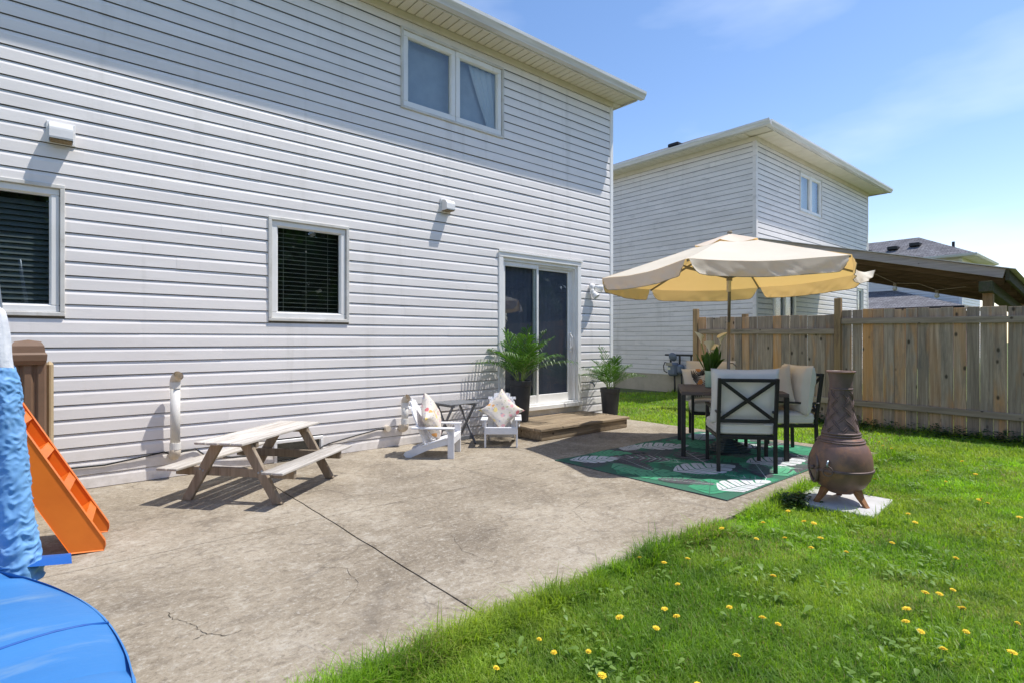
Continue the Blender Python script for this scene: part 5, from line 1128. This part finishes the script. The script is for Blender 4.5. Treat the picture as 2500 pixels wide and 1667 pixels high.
def blades(x, y, h, w, lean, az, tint, z0):
    n = len(x); dx, dy = np.cos(az), np.sin(az); ex, ey = -dy, dx; co = np.zeros((n, 5, 3), np.float32)
    for k, (s, ww) in enumerate(((0, 1.), (0, -1.), (.55, .75), (.55, -.75), (1, 0))):
        co[:, k, 0] = x+dx*h*lean*s**1.7+ex*w*ww; co[:, k, 1] = y+dy*h*lean*s**1.7+ey*w*ww; co[:, k, 2] = z0+h*s*(1-.42*lean*s)
    return co, np.repeat(tint, 5)
def grass():
    cs, ts = [], []
    def batch(N, x0, x1, y0, y1, dens, hmin, hmax, seed, extra=None):
        r = np.random.default_rng(seed); x = r.uniform(x0, x1, N); y = r.uniform(y0, y1, N); d, ok = vis(x, y); ok &= lawn_mask(x, y); ok &= (r.random(N) < np.clip((2.6/np.maximum(d, .5))**1.25, .10, 1)*dens)
        if extra is not None: ok &= extra(x, y)
        x, y, d = x[ok], y[ok], d[ok]; n = len(x); pt_ = noise2(x, y, 2.2, 3)*.6+noise2(x, y, 6, 4)*.4
        h = r.uniform(hmin, hmax, n)*(.45+1.1*pt_)*np.where(r.random(n) < .05, 1.5, 1.); w = r.uniform(.0013, .0029, n)*(1+np.clip(d-2.5, 0, 9)*.30)
        az = r.uniform(0, 2*PI, n)+.8*noise2(x, y, 3, 8); tint = np.clip(.22+.38*r.random(n)+.6*(noise2(x, y, 1.1, 5)-.5)+.4*(noise2(x, y, 5, 6)-.5)+.3*(noise2(x, y, 14, 9)-.5), 0, .93); tint[r.random(n) < .04+.22*(noise2(x, y, 2.6, 31) > .74)] = 1.
        c, t_ = blades(x, y, h, w, r.uniform(.15, 1.25, n), az, tint, np.full(n, -.034)); cs.append(c); ts.append(t_)
    batch(900000, -7.6, 3.0, -6.9, -3.95, .9, .03, .062, 11)
    batch(420000, -1.2, 5.2, -4.1, 4.6, .9, .035, .068, 12)
    # long fringe along the patio edge
    batch(26000, -7.4, -.1, -4.20, -4.05, 1., .06, .145, 13, lambda x, y: noise2(x, y, 4.2, 21) > .28)
    batch(4000, -.14, .05, -4.0, -.05, 1., .05, .10, 14)
    batch(6000, 1.95, 2.24, -7.5, -.2, 1., .06, .16, 15)
    batch(9000, 4.6, 4.9, -.3, 4.6, 1., .07, .16, 17)
    batch(9000, -3.1, -1.95, -4.95, -3.95, 1., .05, .11, 16, lambda x, y: (np.abs(x+2.56) < .42) & (np.abs(y+4.45) < .42))
    co = np.concatenate(cs); ti = np.concatenate(ts); n = len(co)
    me = bpy.data.meshes.new('grass'); me.vertices.add(n*5); me.vertices.foreach_set('co', co.reshape(-1)); b_ = (np.arange(n)*5)[:, None]
    li = np.concatenate([b_+np.array([0, 1, 3, 2]), b_+np.array([2, 3, 4])], 1).reshape(-1); me.loops.add(n*7); me.loops.foreach_set('vertex_index', li.astype(np.int32))
    me.polygons.add(n*2); ls = np.stack([np.arange(n)*7, np.arange(n)*7+4], 1).reshape(-1); me.polygons.foreach_set('loop_start', ls.astype(np.int32)); me.polygons.foreach_set('loop_total', np.tile([4, 3], n).astype(np.int32))
    at = me.attributes.new('tint', 'FLOAT_COLOR', 'POINT'); cc = np.ones((n*5, 4), np.float32); cc[:, :3] = ti[:, None]; at.data.foreach_set('color', cc.reshape(-1)); me.materials.append(M['grass']); me.update(); me.validate()
    o = link('grass', me); tag(o, 'short green lawn grass around the patio', 'grass', kind='stuff'); print('blades', n)
grass()
def leaf_quads(mb, c, az, ln, w, lift, fold=.2):
    d = Vector((math.cos(az), math.sin(az), 0)); e = Vector((-d.y, d.x, 0)); c = Vector(c); P = []
    for s, ww in ((0, .12), (.35, .7), (.7, 1.), (.92, .55), (1, .05)):
        p = c+d*ln*s+Vector((0, 0, lift*ln*s-.5*lift*ln*s*s)); P += [p-e*w*ww+Vector((0, 0, fold*w*ww)), p, p+e*w*ww+Vector((0, 0, fold*w*ww))]
    f = []
    for i in range(4): f += [(3*i, 3*i+1, 3*i+4, 3*i+3), (3*i+1, 3*i+2, 3*i+5, 3*i+4)]
    mb.add(P, f)
wd = MB(); rnd = random.Random(12); cnt = 0
while cnt < 120:
    x, y = rnd.uniform(-7, 2), rnd.uniform(-6.8, -4.12); d, ok = vis(np.array([x]), np.array([y]))
    if not ok[0] or not lawn_mask(np.array([x]), np.array([y]))[0]: continue
    if rnd.random() > (2.6/max(2.6, d[0]))**1.2 and y < -4.4: continue
    cnt += 1; rad = rnd.uniform(.03, .13)
    for i in range(rnd.randint(6, 30)):
        px, py = x+rnd.gauss(0, rad), y+rnd.gauss(0, rad)
        if lawn_mask(np.array([px]), np.array([py]))[0]: ln_ = rnd.uniform(.014, .036)*(1.6 if rnd.random() < .15 else 1); leaf_quads(wd, (px, py, rnd.uniform(-.005, .022)), rnd.uniform(0, 6.3), ln_, ln_*rnd.uniform(.2, .42), rnd.uniform(.1, 1.))
tag(mk('lawn_weeds', wd, 'weed', smooth=True), 'low broad leaved weeds scattered in the lawn', 'weeds', kind='stuff')
iv = MB()
for i in range(2600):
    y = rnd.uniform(-7.5, -2.3); den = min(1, .25+.9*abs(math.sin(y*1.7))) if y > -4.2 else 1
    if rnd.random() > den: continue
    x = FX-.05-abs(rnd.gauss(0, .16)); z = -.02+rnd.random()*.16*max(.2, 1-(FX-x)/.45); leaf_quads(iv, (x, y, z), rnd.uniform(0, 6.3), rnd.uniform(.03, .06), rnd.uniform(.012, .024), rnd.uniform(.1, .8))
tag(mk('ground_cover', iv, 'ivy', smooth=True), 'dark green leafy ground cover along the fence base', 'ground cover', kind='stuff')
iv = MB()
for i in range(300): leaf_quads(iv, (-2.87+rnd.gauss(0, .09), -4.22+rnd.gauss(0, .05), rnd.uniform(-.02, .05)), rnd.uniform(0, 6.3), rnd.uniform(.03, .06), rnd.uniform(.008, .016), rnd.uniform(.2, 1.))
for i in range(140): leaf_quads(iv, (-2.22+rnd.gauss(0, .05), -4.36+rnd.gauss(0, .09), rnd.uniform(-.02, .03)), rnd.uniform(0, 6.3), rnd.uniform(.02, .04), rnd.uniform(.006, .012), rnd.uniform(.2, 1.))
tag(mk('paver_weeds', iv, 'ivy', smooth=True), 'dark leafy weeds growing beside the pale paver', 'weeds', kind='stuff')
# dandelions
dm_ = []
for v in range(3):
    rnd = random.Random(v+40); mb = MB(); mb.tube([(0, 0, -.03), (.004, .002, .03), (0, 0, .058)], .0022, 5, 1); mb.lathe([(0, .05), (.008, .054), (.009, .06)], 8, 1)
    for ring, (n, r, z, tl) in enumerate(((20, .024, .060, .02), (16, .018, .0615, .14), (10, .011, .063, .35))):
        for i in range(n):
            a = 2*PI*(i+.5*ring)/n+rnd.uniform(-.12, .12); d = Vector((math.cos(a), math.sin(a), tl)); e = Vector((-math.sin(a), math.cos(a), 0)); w = .0030; c = Vector((0, 0, z)); rr = r*rnd.uniform(.85, 1.1)
            mb.add([c-e*w*.5, c+e*w*.5, c+d*rr*.8+e*w, c+d*rr+Vector((0, 0, -.001)), c+d*rr*.8-e*w], [(0, 1, 2, 3, 4)], 0)
    dm_.append(mesh('dandelion', mb, ['dand', 'stem']))
DW = [(-4.66, -4.35), (-4.99, -4.51), (-4.85, -4.16), (-4.8, -4.29), (-5.49, -4.54), (-5.9, -4.41), (-5.91, -4.53), (-6.17, -4.45), (-5.89, -4.75), (-5.02, -4.8), (-5.25, -4.6), (-5.45, -4.68), (-5.28, -4.69), (-5.01, -4.95), (-5.01, -5.01), (-4.53, -4.78), (-3.9, -4.58), (-3.7, -4.71), (-3.97, -4.76), (-3.87, -4.91), (-3.46, -4.53), (-3.42, -4.56), (-3.3, -4.35), (-3.71, -4.35), (-4.04, -4.24), (-4.04, -4.45), (-3.49, -5.04), (-2.87, -5.01), (-3.52, -5.35), (-2.72, -4.94), (-2.42, -5.07), (-1.81, -5.18), (-1.86, -5.22), (-1.98, -5.26), (-4.19, -5.69), (-4.23, -5.52), (-4.22, -5.5), (-4.53, -5.38), (-4.58, -5.43), (-4.43, -5.56), (-4.73, -5.55), (-4.5, -5.72), (-4.14, -5.35), (-4.07, -5.39), (-3.99, -5.43), (-4.39, -5.35), (0.37, -3.89), (0.15, -4.0), (0.04, -4.12), (-1.73, -4.45), (-2.18, -5.47), (-0.96, -4.67), (-0.19, -4.81), (-0.83, -5.01), (-1.36, -4.88), (-5.39, -5.02), (-5.81, -4.62), (-5.66, -5.01)]
for i, (x, y) in enumerate(DW):
    o = link('dandelion', dm_[i % 3], None, (x, y, -.004+random.uniform(-.008, .006)), rot=(random.uniform(-.25, .25), random.uniform(-.25, .25), random.uniform(0, 6)))
    s = random.uniform(.5, .88); o.scale = (s, s, random.uniform(.75, 1)); tag(o, 'yellow dandelion flower growing in the lawn', 'dandelion', 'dandelions in the lawn')

# ------------------------------------------------------------------ trees across the yard (they show in the window glass)
M['tleaf'] = leaf_mat('tree_leaf', (.075, .15, .03), (.03, .075, .014), scale=1.2, tr=.3)
M['bark'] = pmat('tree_bark', (.12, .09, .065), (.07, .052, .038), rough=.95, scale=6, stretch=(4, 4, 1), bump=.5, bscale=18)
def tree(loc, h, seed):
    rnd = random.Random(seed); t = thing('tree', 'leafy tree across the yard, seen mirrored in the window glass', 'tree', loc, rnd.uniform(0, 6), 'trees across the yard')
    mb = MB(); mb.tube([(0, 0, -.1), (.05, .02, h*.3), (.1, -.05, h*.62), (.05, .0, h*.9)], [.17, .13, .08, .02], 9); cl = []
    for i in range(22):
        z0 = h*rnd.uniform(.10, .75); az = i*2.4; ln = h*rnd.uniform(.2, .34)*(1.1-.5*z0/h); e = Vector((math.cos(az)*ln, math.sin(az)*ln, z0+ln*.5)); mb.tube([(.05, 0, z0), e*.5+Vector((0, 0, z0*.5+.1)), e], [.05, .035, .012], 6); cl += [e, e*.6+Vector((0, 0, z0*.4))]
    cl += [Vector((0, 0, h*q)) for q in (.7, .8, .92)]; mk('trunk', mb, 'bark', t, smooth=True); cm = MB()
    for c in cl:
        rr = h*rnd.uniform(.09, .15)
        for k in range(150):
            d = Vector((rnd.gauss(0, 1), rnd.gauss(0, 1), rnd.gauss(0, .8))).normalized()*rr*rnd.random()**.4; n = Vector((rnd.gauss(0, 1), rnd.gauss(0, 1), rnd.gauss(.6, 1))).normalized(); a = n.orthogonal().normalized(); b = n.cross(a); sz = rnd.uniform(.16, .30); p = c+d
            cm.add([p-a*sz, p+b*sz*.55, p+a*sz, p-b*sz*.55], [(0, 1, 2, 3)])
    mk('crown', cm, 'tleaf', t)
for i, (x, y, h) in enumerate(((-12.5, -17, 8.2), (-8.6, -19, 7.4), (-4.2, -17.5, 8.0), (-.4, -18.5, 8.8), (3.8, -17, 7.6), (8., -18, 8.5), (12.4, -17.2, 7.8), (17, -18, 8.4), (-10.5, -22, 8), (-6.2, -22.5, 8.6), (-2.2, -21.8, 8.2), (1.8, -22.4, 8.8), (6, -22, 8.4), (10.2, -22.5, 8.2))): tree((x, y, -.03), h, i)
